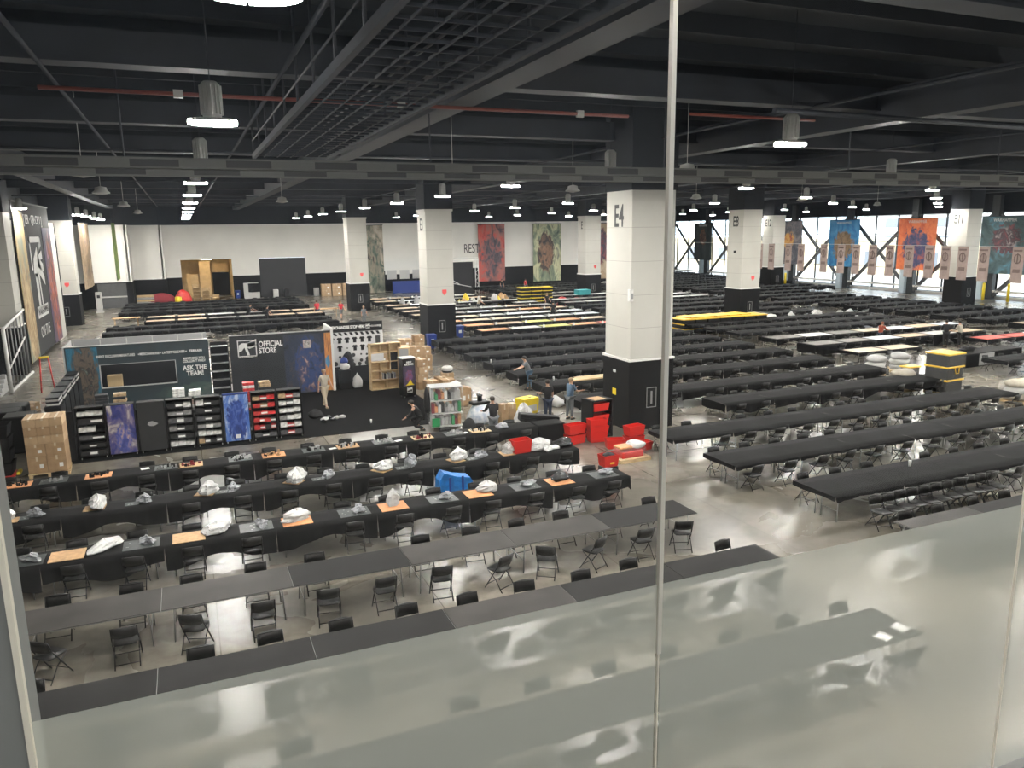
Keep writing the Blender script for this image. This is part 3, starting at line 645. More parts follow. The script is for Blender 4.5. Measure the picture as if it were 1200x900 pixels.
box(0, 4.75, -.02, .12, 3.0, 3.04).build('top_trim', 'greyp', t)
t = thing('shirt_display_wall', 'white merchandise wall printed with rows of black shirts under a black header', 'display wall', (6.36, 38.0, 0))
box(-.06, .06, -.02, 2.1, 0, 3.12).build('side_panel', 'white', t)
box(.06, 3.0, 2.0, 2.1, 0, 3.1).build('back_panel', mat('display_white', (.60, .60, .61), .6), t)
box(.06, 3.0, 1.98, 2.0, 2.62, 3.12).build('header', 'black', t)
box(.06, 3.0, 1.97, 2.0, 0, .82).build('black_skirt', 'bfab', t)
text('MERCHANDISE STOP HERE', .21, 'paper', (1.15, 1.975, 2.86), parent=t, sx=.72, bold=.006); emblem(.22, 2.22, 2.87, 1.975, t, txt=False); text('WARHAMMER', .14, 'paper', (2.62, 1.975, 2.86), parent=t, sx=.72)
b = MB()
for k in range(10): b.prism([(.1+k*.28, 2.6), (.24+k*.28, 2.6), (.34+k*.28, 2.44), (.2+k*.28, 2.44)], 1.985, 2.0)
b.build('hazard_stripe', 'black', t)
SH = [(-.5, .15), (-.36, .42), (-.14, .5), (0, .42), (.14, .5), (.36, .42), (.5, .15), (.34, .08), (.27, .2), (.27, -.5), (-.27, -.5), (-.27, .2), (-.34, .08)]
def pshirt(x, z, s): MB().prism([(x+a*s, z+c*s) for a, c in SH], 1.975, 1.998).build('printed_shirt', 'black', t)
for k in range(6): pshirt(.33+k*.39, 2.2, .30)
for k in (1, 3, 4): pshirt(.33+k*.39, 1.78, .30)
b = MB()
for k, (x, z, s) in enumerate([(.33, 1.76, .09), (1.1, 1.78, .08), (2.2, 1.8, .18), (.3, 1.33, .14), (.7, 1.33, .14), (1.05, 1.35, .12), (1.4, 1.4, .2), (1.8, 1.42, .1), (2.1, 1.4, .12), (1.35, 1.12, .12), (1.8, 1.1, .18), (2.15, 1.15, .26), (.45, .98, .26), (1.4, .9, .2), (1.7, .92, .2), (2.1, .95, .26)]): b.lathe([(s/2, 0), (s/2, .02)], (0, 0, 0), 10, X=Matrix.Translation((x, 1.995, z)) @ Matrix.Rotation(R(90), 4, 'X'))
b.build('printed_badge', 'dtxt', t); box(2.6, 2.84, 1.98, 1.998, 1.55, 2.35).build('sticker_column', 'dtxt', t)
# black jacket and clutter in front of the shirt wall
solo('hanging_jacket', MB().blob((0, 0, 0), (.32, .22, .85), 5, .2), 'bfab', 'dark jacket heap hanging before the shirt wall', 'jacket', (7.35, 39.4, .82))
t = solo('display_stand', MB().box(-.28, .28, -.25, .25, 0, .95, b=.02), 'black', 'small black stand with white cloth before the shirt wall', 'stand', (6.95, 38.3, .013)); 
solo('white_bundle', MB().blob((0, 0, 0), (.24, .2, .36), 3, .25), 'bagw', 'white bundle lying on top of the small black stand', 'bundle', (6.95, 38.3, .965)); solo('ball_cap', MB().lathe([(.2, 0), (.2, .08), (.15, .2), (.05, .26), (.01, .27)], n=14), 'navy', 'round navy object on the white bundle at the shirt wall', 'cap', (6.95, 38.35, 1.31))
solo('white_bag', MB().blob((0, 0, 0), (.26, .2, .62), 9, .18, pinch=1), 'bagw', 'pointed white bag on the carpet beside the black stand', 'bag', (7.55, 38.25, .013))
# shelving between booth and backdrop
t = thing('black_shelving', 'black shelving unit between the booth and the OFFICIAL STORE wall', 'shelving', (.78, 38.4, 0))
b = MB(); b.box(0, .03, 0, .4, 0, 2.7).box(.77, .8, 0, .4, 0, 2.7).box(0, .8, .38, .4, 0, 2.7); b.build('side_panel', 'black', t)
for k in range(7): box(.03, .77, 0, .38, .1+k*.4, .13+k*.4).build('shelf', 'greyp', t)

# ------------------------------------------------------------------ display racks at the front of the store
def castors(t, xs, ys):
    for x in xs:
        for y in ys: MB().lathe([(.035, 0), (.035, .025)], X=Matrix.Translation((x, y, .035)) @ Matrix.Rotation(R(90), 4, 'Y'), n=10).build('castor', 'alu', t)
box_cols = {}
def kit(col):
    k = 'kit_%.2f_%.2f_%.2f' % col
    return k if k in M else (M.__setitem__(k, mat(k, col, .45, noise=.35, scale=9)) or k)
def rack(x, label, kind, shelves=6, art=None, items=None, name='display_rack', content=''):
    t = thing(name, label, 'rack', (x, 29.72, 0), 0, 'wheeled black display racks')
    W_, D_, H_ = .90, .42, 1.86
    b = MB(); b.box(0, .03, 0, D_, .08, H_).box(W_-.03, W_, 0, D_, .08, H_).box(0, W_, D_-.02, D_, .08, H_); b.build('frame', 'black', t); castors(t, (.05, W_-.07), (.04, D_-.05))
    box(0, W_, 0, D_, .08, .11).build('bottom', 'black', t); box(0, W_, 0, D_, H_-.02, H_).build('top', 'black', t)
    if kind == 'poster':
        box(.02, W_-.02, -.015, .0, .1, H_-.02).build('poster', art, t)
    else:
        for k in range(shelves):
            z = .14+k*(H_-.16)/shelves
            if k: box(.03, W_-.03, .01, D_-.02, z-.03, z-.01).build('shelf', 'black', t)
            cols = items[k % len(items)]
            if not cols: continue
            n = len(cols); hh = (H_-.16)/shelves-.08; ww = (W_-.1)/n
            for q, c in enumerate(cols):
                if c is None: continue
                h = hh*random.uniform(.6, .98)
                o = solo('game_box', MB().box(.005, ww-.005, 0, random.uniform(.2, .3), 0, h), kit(c), '%s game box, %s from left, %s shelf down, %s' % (cname(c), ORD[q+1], ORD[shelves-k], content), 'box', (x+.05+q*ww, 29.75, z-.008), group='boxed games on the racks')
                if q % 2: box(.02, ww-.02, -.003, 0, h*.25, h*.7).build('box_label', 'paper', o)
    return t
def cname(c):
    r, g, b = c
    if max(c) < .06: return 'black'
    if min(c) > .4: return 'white'
    if r > 2.2*max(g, b): return 'red'
    if b > 1.3*r: return 'blue'
    if r > .3 and g > .2: return 'tan'
    return 'grey'
BK, WH, RD, GR, TN, BL, DG = (.02, .02, .022), (.6, .6, .58), (.45, .03, .03), (.2, .2, .2), (.4, .28, .16), (.03, .08, .3), (.07, .07, .075)
rack(-3.93, 'leftmost rack of the front row with pale boxes on its top shelf', 'shelf', 6, items=[[BK, DG, BK], [BK, BK, BK], [DG, BK], [WH, WH, None], [BK, BK], [WH, WH, WH]], content='leftmost rack')
pa = art_mat('art_purple_storm', [(.02, .02, .10), (.03, .04, .2), (.16, .13, .22), (.55, .5, .42)], [(.03, .05, .22), (.08, .1, .35), (.5, .35, .3)], (.55, .3), (.3, .28), 21, 2.2)
rack(-2.97, 'rack showing a purple, blue and cream art poster', 'poster', art=pa)
t = rack(-2.0, 'plain dark rack panel with a small grey emblem', 'poster', art=mat('dark_panel_art', (.022, .023, .025), .5, noise=.15, scale=3))
MB().prism([(.30, 1.05), (.36, 1.15), (.48, 1.16), (.58, 1.1), (.66, 1.06), (.56, 1.0), (.5, .98), (.38, .99)], -.02, -.016).build('grey_emblem', 'greyp', t)
rack(-1.06, 'rack of grey and white boxes right of the plain dark panel', 'shelf', 6, items=[[WH, WH, WH], [BK, DG, BK], [GR, DG, BK], [DG, GR, DG], [GR, GR, GR], [BK, BK, WH]], content='grey rack')
rack(-.10, 'second grey box rack, left of the blue armoured poster', 'shelf', 6, items=[[TN, DG, BK, DG], [WH, WH, WH], [GR, WH, GR], [DG, DG, BK], [BK, BK, BK], [WH, BK, BK]], content='fifth rack')
pb = art_mat('art_blue_figure', [(.03, .10, .45), (.10, .2, .5), (.55, .6, .7)], [(.01, .02, .12), (.02, .06, .28), (.1, .15, .4)], (.5, .45), (.42, .45), 22, 2.5)
t = rack(.87, 'rack showing a blue armoured figure on a poster', 'poster', art=pb)
box(.36, .54, -.02, -.016, .2, .34).build('white_mark', 'paper', t); box(.0, .90, -.01, .02, 1.86, 1.92).build('header', 'navy', t)
rack(1.86, 'rack filled with red boxes', 'shelf', 6, items=[[DG, BK, DG], [RD, RD, BK, RD], [RD, RD, RD, DG], [RD, RD, RD], [RD, TN, RD], [TN, RD, RD]], content='red rack')
rack(2.80, 'rightmost rack of the front row with red and white boxes', 'shelf', 6, items=[[DG, RD, DG], [WH, RD, WH], [GR, WH, WH], [WH, WH, WH], [WH, DG, WH], [TN, RD, GR]], content='end rack')
# second row of stock stacks behind the racks
def stack(x, y, z0, cols, nm, w_=.42, d_=.34, h_=.11, base=None):
    for k, c in enumerate(cols):
        z = z0+k*h_
        solo('game_box', MB().box(-w_/2, w_/2, -d_/2, d_/2, 0, h_-.006, b=.006), kit(c), '%s box, %s up in the %s' % (cname(c), ORD[k+1], nm), 'box', (x+random.uniform(-.02, .02), y, z), random.uniform(-.1, .1), 'stacked boxes behind the racks')
for (x, y, w_, nm) in ((-3.0, 31.2, 1.5, 'left'), (-.35, 31.2, 1.5, 'middle'), (2.2, 31.2, 1.6, 'right')):
    solo('stock_table', MB().box(-w_/2, w_/2, -.35, .35, .86, .9).box(-w_/2, w_/2, -.33, .33, .1, .14).box(-w_/2, -w_/2+.04, -.35, .35, 0, .9).box(w_/2-.04, w_/2, -.35, .35, 0, .9), 'black', 'black stock shelf behind the %s part of the rack row' % nm, 'shelf', (x, y, .013))
stack(-3.2, 31.2, .915, [BK, DG, BK, DG, BK, BK, DG, BK, BK, BK], 'left black stack behind the purple poster'); stack(-2.6, 31.2, .915, [TN, BK, BK, TN, BK, TN, TN, TN, BK, TN], 'tan stack behind the purple poster'); stack(-2.5, 30.85, .915, [RD, RD], 'low red stack behind the dark panel', h_=.1)
stack(-.6, 31.2, .915, [DG, BK, GR, WH, (.55, .42, .36), (.55, .42, .36), BK, WH, WH, WH], 'left pink and white stack behind the grey racks'); stack(-.05, 31.2, .915, [DG, BK, GR, WH, (.55, .42, .36), (.55, .42, .36), BK, WH, WH], 'right pink and white stack behind the grey racks')
stack(1.9, 31.2, .915, [RD, GR, WH, RD, RD, RD, RD, RD, WH, RD], 'red stack behind the red rack'); stack(2.5, 31.2, .915, [BK, GR, WH, RD, BK, WH, WH, BK, TN, TN], 'mixed stack behind the rightmost rack')
solo('white_wrapped_roll', MB().lathe([(.02, 0), (.1, .01), (.1, .5), (.02, .51)], n=10, X=Matrix.Rotation(R(80), 4, 'Y')), 'paper', 'white roll lying behind the leftmost rack', 'roll', (-3.75, 31.3, .98+.05))
# black racks seen from behind at the left of the carpet
for k in range(5):
    t = thing('wire_rack', 'black wheeled rack seen end-on left of the store, %s from the front' % ORD[k+1], 'rack', (-4.95, 30.7+k*1.25, 0), 0, 'racks along the left carpet edge')
    b = MB(); b.box(0, .5, 0, .03, .08, 1.8).box(0, .5, 1.07, 1.1, .08, 1.8).box(.48, .5, 0, 1.1, .08, 1.8); b.build('frame', 'black', t); castors(t, (.05, .42), (.05, 1.0))
    for q in range(5): box(0, .5, .03, 1.07, .1+q*.42, .12+q*.42).build('shelf', 'black', t)
    for q in range(4): solo('stacked_tray', MB().box(0, .4, 0, .9, 0, .07, b=.01), ('dead', 'black', 'alu', 'black')[q], 'flat %s tray, %s in the stack on top of the %s end-on rack' % (('pale', 'black', 'metal', 'black')[q], ORD[q+1], ORD[k+1]), 'tray', (-4.9, 30.8+k*1.25, 1.81+q*.075), 0, 'trays on the end-on racks')
solo('black_board', MB().box(0, .72, 0, .05, .02, 1.75, b=.01), 'black', 'plain black board standing between the cartons and the leftmost rack', 'board', (-4.72, 29.75, 0))

# ================================================================== tables, cloths, chairs
def table_parts(L, w, t, near=True):
    z = .735
    top = MB().box(-L/2+.004, L/2-.004, 0, w, z-.03, z, b=.006)
    legs = []
    for sx in (-1, 1):
        x = sx*(L/2-.22)
        for y in (.10, w-.10): legs.append((Vector((x, y, z-.03)), Vector((x+sx*.03, y, 0))))
    if near:
        top.build('tabletop', 'table', t)
        box(-L/2+.001, L/2-.001, -.003, w+.003, z-.026, z-.010).build('edge_band', 'leg', t)
        for a, b in legs: MB().tube(a, b, .0145, 6).build('leg', 'leg', t)
        for sx in (-1, 1):
            x = sx*(L/2-.22); MB().tube((x+sx*.018, .1, .30), (x+sx*.018, w-.1, .30), .011, 5).tube((x, .1, .66), (x, w-.1, .66), .011, 5).build('crossbar', 'leg', t)
            MB().tube((x, w/2, .66), (sx*.35, w/2, .70), .009, 5).build('brace', 'leg', t)
    else:
        b = top
        for a, c in legs: b.tube(a, c, .015, 4)
        for sx in (-1, 1):
            x = sx*(L/2-.22); b.tube((x, .1, .30), (x, w-.1, .30), .011, 4)
        return b
NEAR_T = {}; FAR_T = {}
TL = 2.43
def cloth_mb(L, w, df, db, seed, endl=0, endr=0):
    rnd = random.Random(seed); nx = 26; z = .748; vs = []; fs = []
    p1, p2, p3 = rnd.uniform(0, 6), rnd.uniform(0, 6), rnd.uniform(0, 6)
    sc_ = rnd.choice((1, 1.2, .7, -.7))
    def drop(x, d, ph):
        t = x/L+.5
        return d*(1+.30*sc_*math.cos(2*PI*t)+.10*math.sin(3*PI*t+ph)+.05*math.sin(9*t+p2))
    cols = []
    for i in range(nx+1):
        x = -L/2+L*i/nx; col = []
        dB = drop(x, db, p3); dF = drop(x, df, p1)
        for k in (3, 2, 1):
            q = k/3; col.append((x, w+.012+.02*q+.018*q*math.sin(9*x+p2), z-.01-dB*q))
        for k in range(5): col.append((x, w+.008-(w+.016)*k/4, z+.003*math.sin(5*x+k+p1)*math.sin(3*k+p2)))
        for k in (1, 2, 3, 4):
            q = k/4; col.append((x*(1-.022*q)+.01*math.sin(7*x)*q, -.012-.03*q-.022*q*math.sin(11*x+p1)-.012*q*math.sin(23*x+p2), z-.01-dF*q))
        cols.append(col)
    n = len(cols[0])
    for c in cols: vs += c
    for i in range(nx):
        for k in range(n-1): fs.append((i*n+k, i*n+k+1, (i+1)*n+k+1, (i+1)*n+k))
    b = MB().add(vs, fs, True)
    for s, on in ((-1, endl), (1, endr)):
        if not on: continue
        x = s*L/2; vs2 = []; f2 = []
        for i in range(9):
            y = -.012+(w+.024)*i/8
            for q in (0, .5, 1): vs2.append((x+s*(.004+.03*q+.02*q*math.sin(6*i)), y, z-on*q*(1-.12*math.sin(i*.8))))
        for i in range(8):
            for k in range(2): f2.append((i*3+k, i*3+3+k, i*3+4+k, i*3+1+k))
        b.add(vs2, f2, True)
    return b
CL = {}
def cloth_mesh(w, df, db, var, el, er):
    k = (w, df, db, var, el, er)
    if k not in CL: CL[k] = cloth_mb(TL, w, df, db, hash((w, var)) % 97+var, el, er).mesh('tablecloth', M['cloth'])
    return CL[k]
specs = []   # rows: block, row no., y near edge, width, x at counting end, direction, n tables, clothed, front drop, end drop
def row(block, no, y, w, xe, dr, n, cloth=True, df=.3, skip=(), ed=None, pair=False, chn=True, chf=True, bj=False, mats=None):
    specs.append(dict(block=block, no=no, y=y, w=w, xe=xe, dr=dr, n=n, cloth=cloth, df=df, skip=skip, ed=df if ed is None else ed, pair=pair, chn=chn, chf=chf, bj=bj, mats=mats))
LB, MBk, RB, WB, BLk = 'left block', 'middle block', 'right block', 'window block', 'back left block'
for no, (y, w, cl, df) in enumerate([(8.55, 1.05, False, 0), (11.78, 1.05, False, 0), (14.95, 1.05, False, 0), (18.12, .92, True, .42), (21.25, .92, True, .40), (24.35, .92, True, .42)]):
    row(LB, no+1, y, w, 11.18, -1, 7 if no < 4 else 8, cl, df)
MY = [11.0, 14.35, 17.6, 20.75, 24.3, 27.25, 30.65, 33.8, 37.0, 40.2, 43.35, 46.6]
for no, y in enumerate(MY):
    n = 7; xe = 14.45; df = (.0, .10, .09, .09, .32, .34, .32, .34, .36, .36, .34, .34)[no]; 
    if no == 0: xe = 15.05
    if no == 1: xe = 15.05
    if no == 4: xe = 19.35; n = 5
    row(MBk, no+1, y, 1.52, xe, 1, n, no > 0, df, pair=no < 4, ed=max(df, .12))
for k in range(2): row(MBk, 13+k, 50.4+3.2*k, 1.5, 18.8, 1, 5, True, .3, mats='m')
for k, y in enumerate([56.8, 59.7, 62.8, 66.0, 69.1, 72.2, 77.0, 80.5]): row(MBk, 15+k, y, 1.5, 17.4, 1, 6 if k < 6 else 5, True, .3, mats='m', skip=(3, 4) if k == 4 else ())
RY = [31.4, 34.6, 37.7, 40.9, 43.4, 46.2]
row(RB, 1, RY[0], 1.5, 33.9, 1, 2, True, .14, mats='w')
row(RB, 2, RY[1], 1.5, 33.9, 1, 6, True, .5, mats='c'); row(RB, 3, RY[2], 1.5, 33.7, 1, 7, True, .25, mats='c')
for k in (3, 4, 5): row(RB, k+1, RY[k], 1.5, 33.5, 1, 7, True, .16)
for k, y in enumerate([49.6, 52.8, 56.3, 59.8, 63.2, 66.6, 70, 74, 78]): row(RB, 7+k, y, 1.5, 36.5 if k < 3 else 33.5, 1, (5 if k < 2 else 7), True, .3, mats='g' if k > 4 else None)
for k, y in enumerate([35.3, 38.5, 41.6, 44.9, 47.6, 50.4, 53.4, 56.5, 59.8, 63.0, 66.3]): row(WB, 1+k, y, 1.5, 53.8, 1, 4, True, .34, mats='c' if k < 1 else None)
row(RB, 16, 31.6, 1.5, 44.5, 1, 3, True, .2, mats='c')
for k, y in enumerate([62.4, 65.8, 69.6, 73.0, 78.6, 81.9, 85.2, 88.3]): row(BLk, 1+k, y, 1.2, -5.9 if k not in (2, 3) else -3.4, 1, 7 if k not in (2, 3) else 6, True, .42, mats='s' if k in (2, 3) else None)
for k in range(13): row('far window block', 1+k, 69.8+3.3*k, 1.5, 53.8 if k < 9 else 62.6, 1, (8 if k > 2 else 7) if k < 9 else 5, True, .34, mats=None)
for k in range(4): row(RB, 17+k, 82+3.3*k, 1.5, 33.5, 1, 7, True, .3)
row('right edge group', 1, 26.0, 1.4, 38.3, 1, 3, True, .2)

NUM = ['', 'one', 'two', 'three', 'four', 'five', 'six', 'seven', 'eight', 'nine', 'ten', 'eleven', 'twelve', 'thirteen', 'fourteen', 'fifteen', 'sixteen', 'seventeen', 'eighteen', 'nineteen', 'twenty', 'twenty-one', 'twenty-two', 'twenty-three']
TABS = []; CH = []
for s in specs:
    for i in range(s['n']):
        if i in s['skip']: continue
        x = s['xe']+s['dr']*(i+.5)*TL; yc = s['y']+s['w']/2
        if any(px-1.35 < x < px+pw+1.35 and py-s['w']-.05 < s['y'] < py+pd+.05 for px, py, pw, pd in PILL): continue
        vis = inframe(x, yc, .7, 130)
        d = math.hypot(x, yc)
        if vis: TABS.append((d, s, i, x))
        for side in (0, 1):
            if not (s['chn'] if side == 0 else s['chf']): continue
            for k in (0, 1):
                cx = x+(k-.5)*TL/2; cy = s['y']-.12 if side == 0 else s['y']+s['w']+.12
                if any(px-.4 < cx < px+pw+.4 and py-.45 < cy < py+pd+.45 for px, py, pw, pd in PILL): continue
                if inframe(cx, cy, .5, 60): CH.append((math.hypot(cx, cy), cx, cy, side, s, i*2+(k if s['dr'] > 0 else 1-k)))
TABS.sort(key=lambda a: a[0]); CH.sort(key=lambda a: a[0])
ntab = 0; rest_t = MB(); rest_c = MB(); ncl = 0
MATCOL = {}
def mcol(name, c, rough=.6):
    if name not in MATCOL: MATCOL[name] = mat(name, c, rough, noise=.22, scale=1.3, detail=5)
    return MATCOL[name]
mcol('grey_white_mat', (.42, .42, .41)); mcol('tan_mat', (.45, .33, .22)); mcol('orange_mat', (.58, .25, .10)); mcol('icy_mat', (.55, .60, .66)); mcol('olive_yellow_mat', (.5, .48, .12))
mcol('brick_red_mat', (.48, .07, .05)); mcol('sand_mat', (.48, .40, .30)); mcol('dark_stone_mat', (.16, .15, .14)); mcol('white_mat', (.68, .68, .66))
GM = {}
def game_mat(x, y, w, c, label):
    if c not in GM: GM[c] = box(-1.08, 1.08, .12, .12+1.15, 0, .012).mesh('game_mat', MATCOL[c])
    o = bpy.data.objects.new('game_mat', GM[c]); COL.objects.link(o); o.location = (x, y, .753)
    tag(o, label, 'game mat', 'game mats laid out on the tables'); return o
rm = random.Random(5)
for d, s, i, x in TABS:
    last = i == s['n']-1; first = i == 0
    place = '%s from %s end, row %s, %s' % (ORD[i+1], 'right' if s['dr'] < 0 else 'left', NUM[s['no']], s['block'])
    subs = [(0, s['w'])] if not s['pair'] else [(0, s['w']/2-.003), (s['w']/2+.003, s['w']/2-.003)]
    for q, (oy, w) in enumerate(subs):
        near = d < 27
        lab = '%s folding table, %s%s' % ('bare grey' if not s['cloth'] else 'cloth-covered', '' if not s['pair'] else ('front half, ', 'rear half, ')[q], place)
        if ntab >= 290:
            b = table_parts(TL, w, None, False); rest_t.add([(vx+x, vy+s['y']+oy, vz) for vx, vy, vz in b.v], b.f); continue
        ntab += 1; key = round(w, 2)
        if near:
            if key not in NEAR_T:
                t = thing('folding_table', lab, 'table', (x, s['y']+oy, 0), 0, 'folding tables in long rows'); table_parts(TL, w, t); NEAR_T[key] = t
            else:
                t = dup(NEAR_T[key], (x, s['y']+oy, 0), 0, lab)
                if (s['block'], s['no'], i) in ((LB, 3, 1), (LB, 3, 2), (LB, 3, 4), (LB, 3, 5), (LB, 2, 2), (MBk, 1, 0)):
                    for ch in t.children:
                        if ch.name.startswith('tabletop'): ch.material_slots[0].link = 'OBJECT'; ch.material_slots[0].material = M['table2']
        else:
            if key not in FAR_T: FAR_T[key] = table_parts(TL, w, None, False).mesh('folding_table', M['leg'])
            o = bpy.data.objects.new('folding_table', FAR_T[key]); COL.objects.link(o); o.location = (x, s['y']+oy, 0); tag(o, lab, 'table', 'folding tables in long rows')
    if s['cloth']:
        var = (i*7+s['no']*3) % 5; ed = s['ed']
        el = ed if (s['dr'] > 0 and first) or (s['dr'] < 0 and last) else 0; er = ed if (s['dr'] < 0 and first) or (s['dr'] > 0 and last) else 0
        me = cloth_mesh(s['w'], s['df'], s['df']*.6, var, el, er)
        if ncl >= 290:
            rest_c.add([(v.co.x+x, v.co.y+s['y'], v.co.z) for v in me.vertices], [tuple(p.vertices) for p in me.polygons], True)
        else:
            ncl += 1
            o = bpy.data.objects.new('tablecloth', me); COL.objects.link(o); o.location = (x, s['y'], 0)
            tag(o, 'black cloth on table %s' % place, 'tablecloth', 'black tablecloths')
    if s['mats']:
        k = s['mats']
        ch = {'m': ['grey_white_mat', 'tan_mat', 'sand_mat', 'icy_mat', 'white_mat', 'dark_stone_mat', 'orange_mat', 'grey_white_mat', 'olive_yellow_mat'], 'w': ['icy_mat', 'sand_mat'], 'c': ['white_mat', 'tan_mat', 'sand_mat', 'grey_white_mat', 'icy_mat', 'dark_stone_mat'], 'g': ['dark_stone_mat', 'grey_white_mat'], 's': ['dark_stone_mat', 'tan_mat', 'grey_white_mat']}[k]
        c = rm.choice(ch)
        if k == 'm' and i == 0: c = 'orange_mat' if s['no'] < 17 else 'tan_mat'
        if s['block'] == MBk and s['no'] == 13 and i == 4: c = 'brick_red_mat'
        if s['block'] == MBk and s['no'] in (13, 14) and i == 2: c = 'olive_yellow_mat'
        if s['block'] == RB and s['no'] == 16: c = ('grey_white_mat', 'brick_red_mat', 'white_mat')[min(i, 2)] if i != 0 else 'brick_red_mat'
        game_mat(x, s['y']+(0 if s['w'] > 1.4 else -.1), s['w'], c, '%s on table %s' % (c.replace('_mat', '').replace('_', ' ')+' game mat', place))
        if k == 'm' and i < s['n']-1:
            solo('table_number_stand', MB().prism([(-.09, 0), (.09, 0), (.07, .2), (-.07, .2)], -.01, .01), 'paper', 'white number stand at right edge of table %s' % place, 'stand', (x+TL/2, s['y']+.06, .753), 0, 'table number stands')
if rest_t.v:
    o = rest_t.build('folding_tables', 'leg'); tag(o, 'farthest folding tables of the hall, a mass of legs and tops', 'tables', kind='stuff')
if rest_c.v:
    o = rest_c.build('tablecloths', 'cloth'); tag(o, 'black cloths on the farthest rows of tables in the hall', 'tablecloths', kind='stuff')

# chairs: sitter faces -Y, back rest at +Y
def chair_bits(n=6):
    seat = MB(); prof = []
    m_ = 8; vs = []; fs = []
    out = [(-.19, -.21), (-.13, -.225), (.13, -.225), (.19, -.21), (.21, -.1), (.205, .1), (.18, .17), (.1, .185), (-.1, .185), (-.18, .17), (-.205, .1), (-.21, -.1)]
    k = len(out)
    for z, sc_ in ((.425, .97), (.437, 1.0), (.452, .97)):
        for a, b in out: vs.append((a*sc_, b*sc_, z+(.012*(b+.2) if z > .45 else 0)))
    vs.append((0, 0, .444))
    for j in range(2):
        for i in range(k): fs.append((j*k+i, j*k+(i+1) % k, (j+1)*k+(i+1) % k, (j+1)*k+i))
    for i in range(k): fs.append((2*k+i, 2*k+(i+1) % k, 3*k))
    fs.append(tuple(range(k-1, -1, -1))); seat.add(vs, fs, True)
    back = MB(); vs = []; fs = []; nx = 8
    for i in range(nx+1):
        a = -1+2*i/nx; x = .205*a; cur = .035*(1-a*a); top = .80-.03*abs(a)**4; bot = .575+.015*abs(a)**4
        for (z, dy) in ((bot, 0), (top, .045)):
            vs.append((x, .155+cur+dy, z)); vs.append((x, .177+cur+dy, z))
    for i in range(nx):
        o = i*4; p = o+4
        fs += [(o, p, p+2, o+2), (o+1, o+3, p+3, p+1), (o+2, p+2, p+3, o+3), (o, o+1, p+1, p)]
    fs += [(0, 2, 3, 1), (nx*4, nx*4+1, nx*4+3, nx*4+2)]; back.add(vs, fs, True)
    fr = [MB().path([(s*.225, -.235, 0), (s*.225, .03, .40), (s*.215, .155, .60), (s*.212, .215, .79)], .0125, n) for s in (-1, 1)]
    rl = [MB().path([(s*.205, .25, 0), (s*.205, .06, .27), (s*.20, -.17, .425)], .011, n) for s in (-1, 1)]
    st = [MB().tube((-.225, -.17, .10), (.225, -.17, .10), .009, n), MB().tube((-.205, .20, .07), (.205, .20, .07), .009, n), MB().tube((-.212, .212, .785), (.212, .212, .785), .010, n)]
    return seat, back, fr, rl, st
CH0 = None; CH1 = None; nch = 0; rest = MB(); rj = random.Random(11)
seat, back, fr, rl, st = chair_bits(3)
lowc = MB()
for b in [seat, back]+fr+rl+st: lowc.add(b.v, b.f, True)
seat, back, fr, rl, st = chair_bits(4)
far_chair = MB()
for b in [seat, back]+fr+rl+st: far_chair.add(b.v, b.f, True)
far_me = None
def place_chair(x, y, rz, lab, full, grp='black folding chairs'):
    global CH0, far_me
    if full:
        if CH0 is None:
            CH0 = t = thing('folding_chair', lab, 'chair', (x, y, 0), rz, grp)
            s_, b_, f_, r_, c_ = chair_bits(6)
            s_.build('seat', 'chair', t); b_.build('backrest', 'chair', t)
            for q in f_: q.build('front_leg', 'cframe', t)
            for q in r_: q.build('rear_leg', 'cframe', t)
            for q in c_: q.build('stretcher', 'cframe', t)
            return t
        return dup(CH0, (x, y, 0), rz, lab)
    if far_me is None: far_me = far_chair.mesh('folding_chair', M['chair'])
    o = bpy.data.objects.new('folding_chair', far_me); COL.objects.link(o); o.location = (x, y, 0); o.rotation_euler = (0, 0, rz)
    return tag(o, lab, 'chair', grp)
for k in range(11):
    place_chair(15.95+k*.455, 13.72+.012*k, R(-4), 'black folding chair, %s from the left in the tight line facing the balcony' % ORD[k+1], True)
for d, cx, cy, side, s, idx in CH:
    rz = PI if side == 0 else 0
    if s['block'] == LB and s['no'] in (2, 3) and side == 0: jt = rj.choice((-35, -20, 0, 5, 12, -8, 25))
    else: jt = rj.uniform(-6, 6)
    if s['block'] == LB and s['no'] == 3 and side == 0: cy -= .16
    if rj.random() < (.04 if s['block'] == LB else .12): continue
    cx += rj.uniform(-.06, .06); cy += rj.uniform(-.04, .04)
    if nch < 285:
        lab = 'black folding chair %s from %s end, %s side of row %s, %s' % (ORD[idx+1], 'right' if s['dr'] < 0 else 'left', ('near', 'far')[side], NUM[s['no']], s['block'])
        place_chair(cx, cy, rz+R(jt), lab, d < 26)
        nch += 1
    else:
        X = Matrix.Translation((cx, cy, 0)) @ Matrix.Rotation(rz+R(jt), 4, 'Z'); rest.add(lowc.v, lowc.f, True, X)
if rest.v:
    o = rest.build('folding_chairs', 'chair'); tag(o, 'black folding chairs massed along the farther rows of tables', 'chairs', kind='stuff')

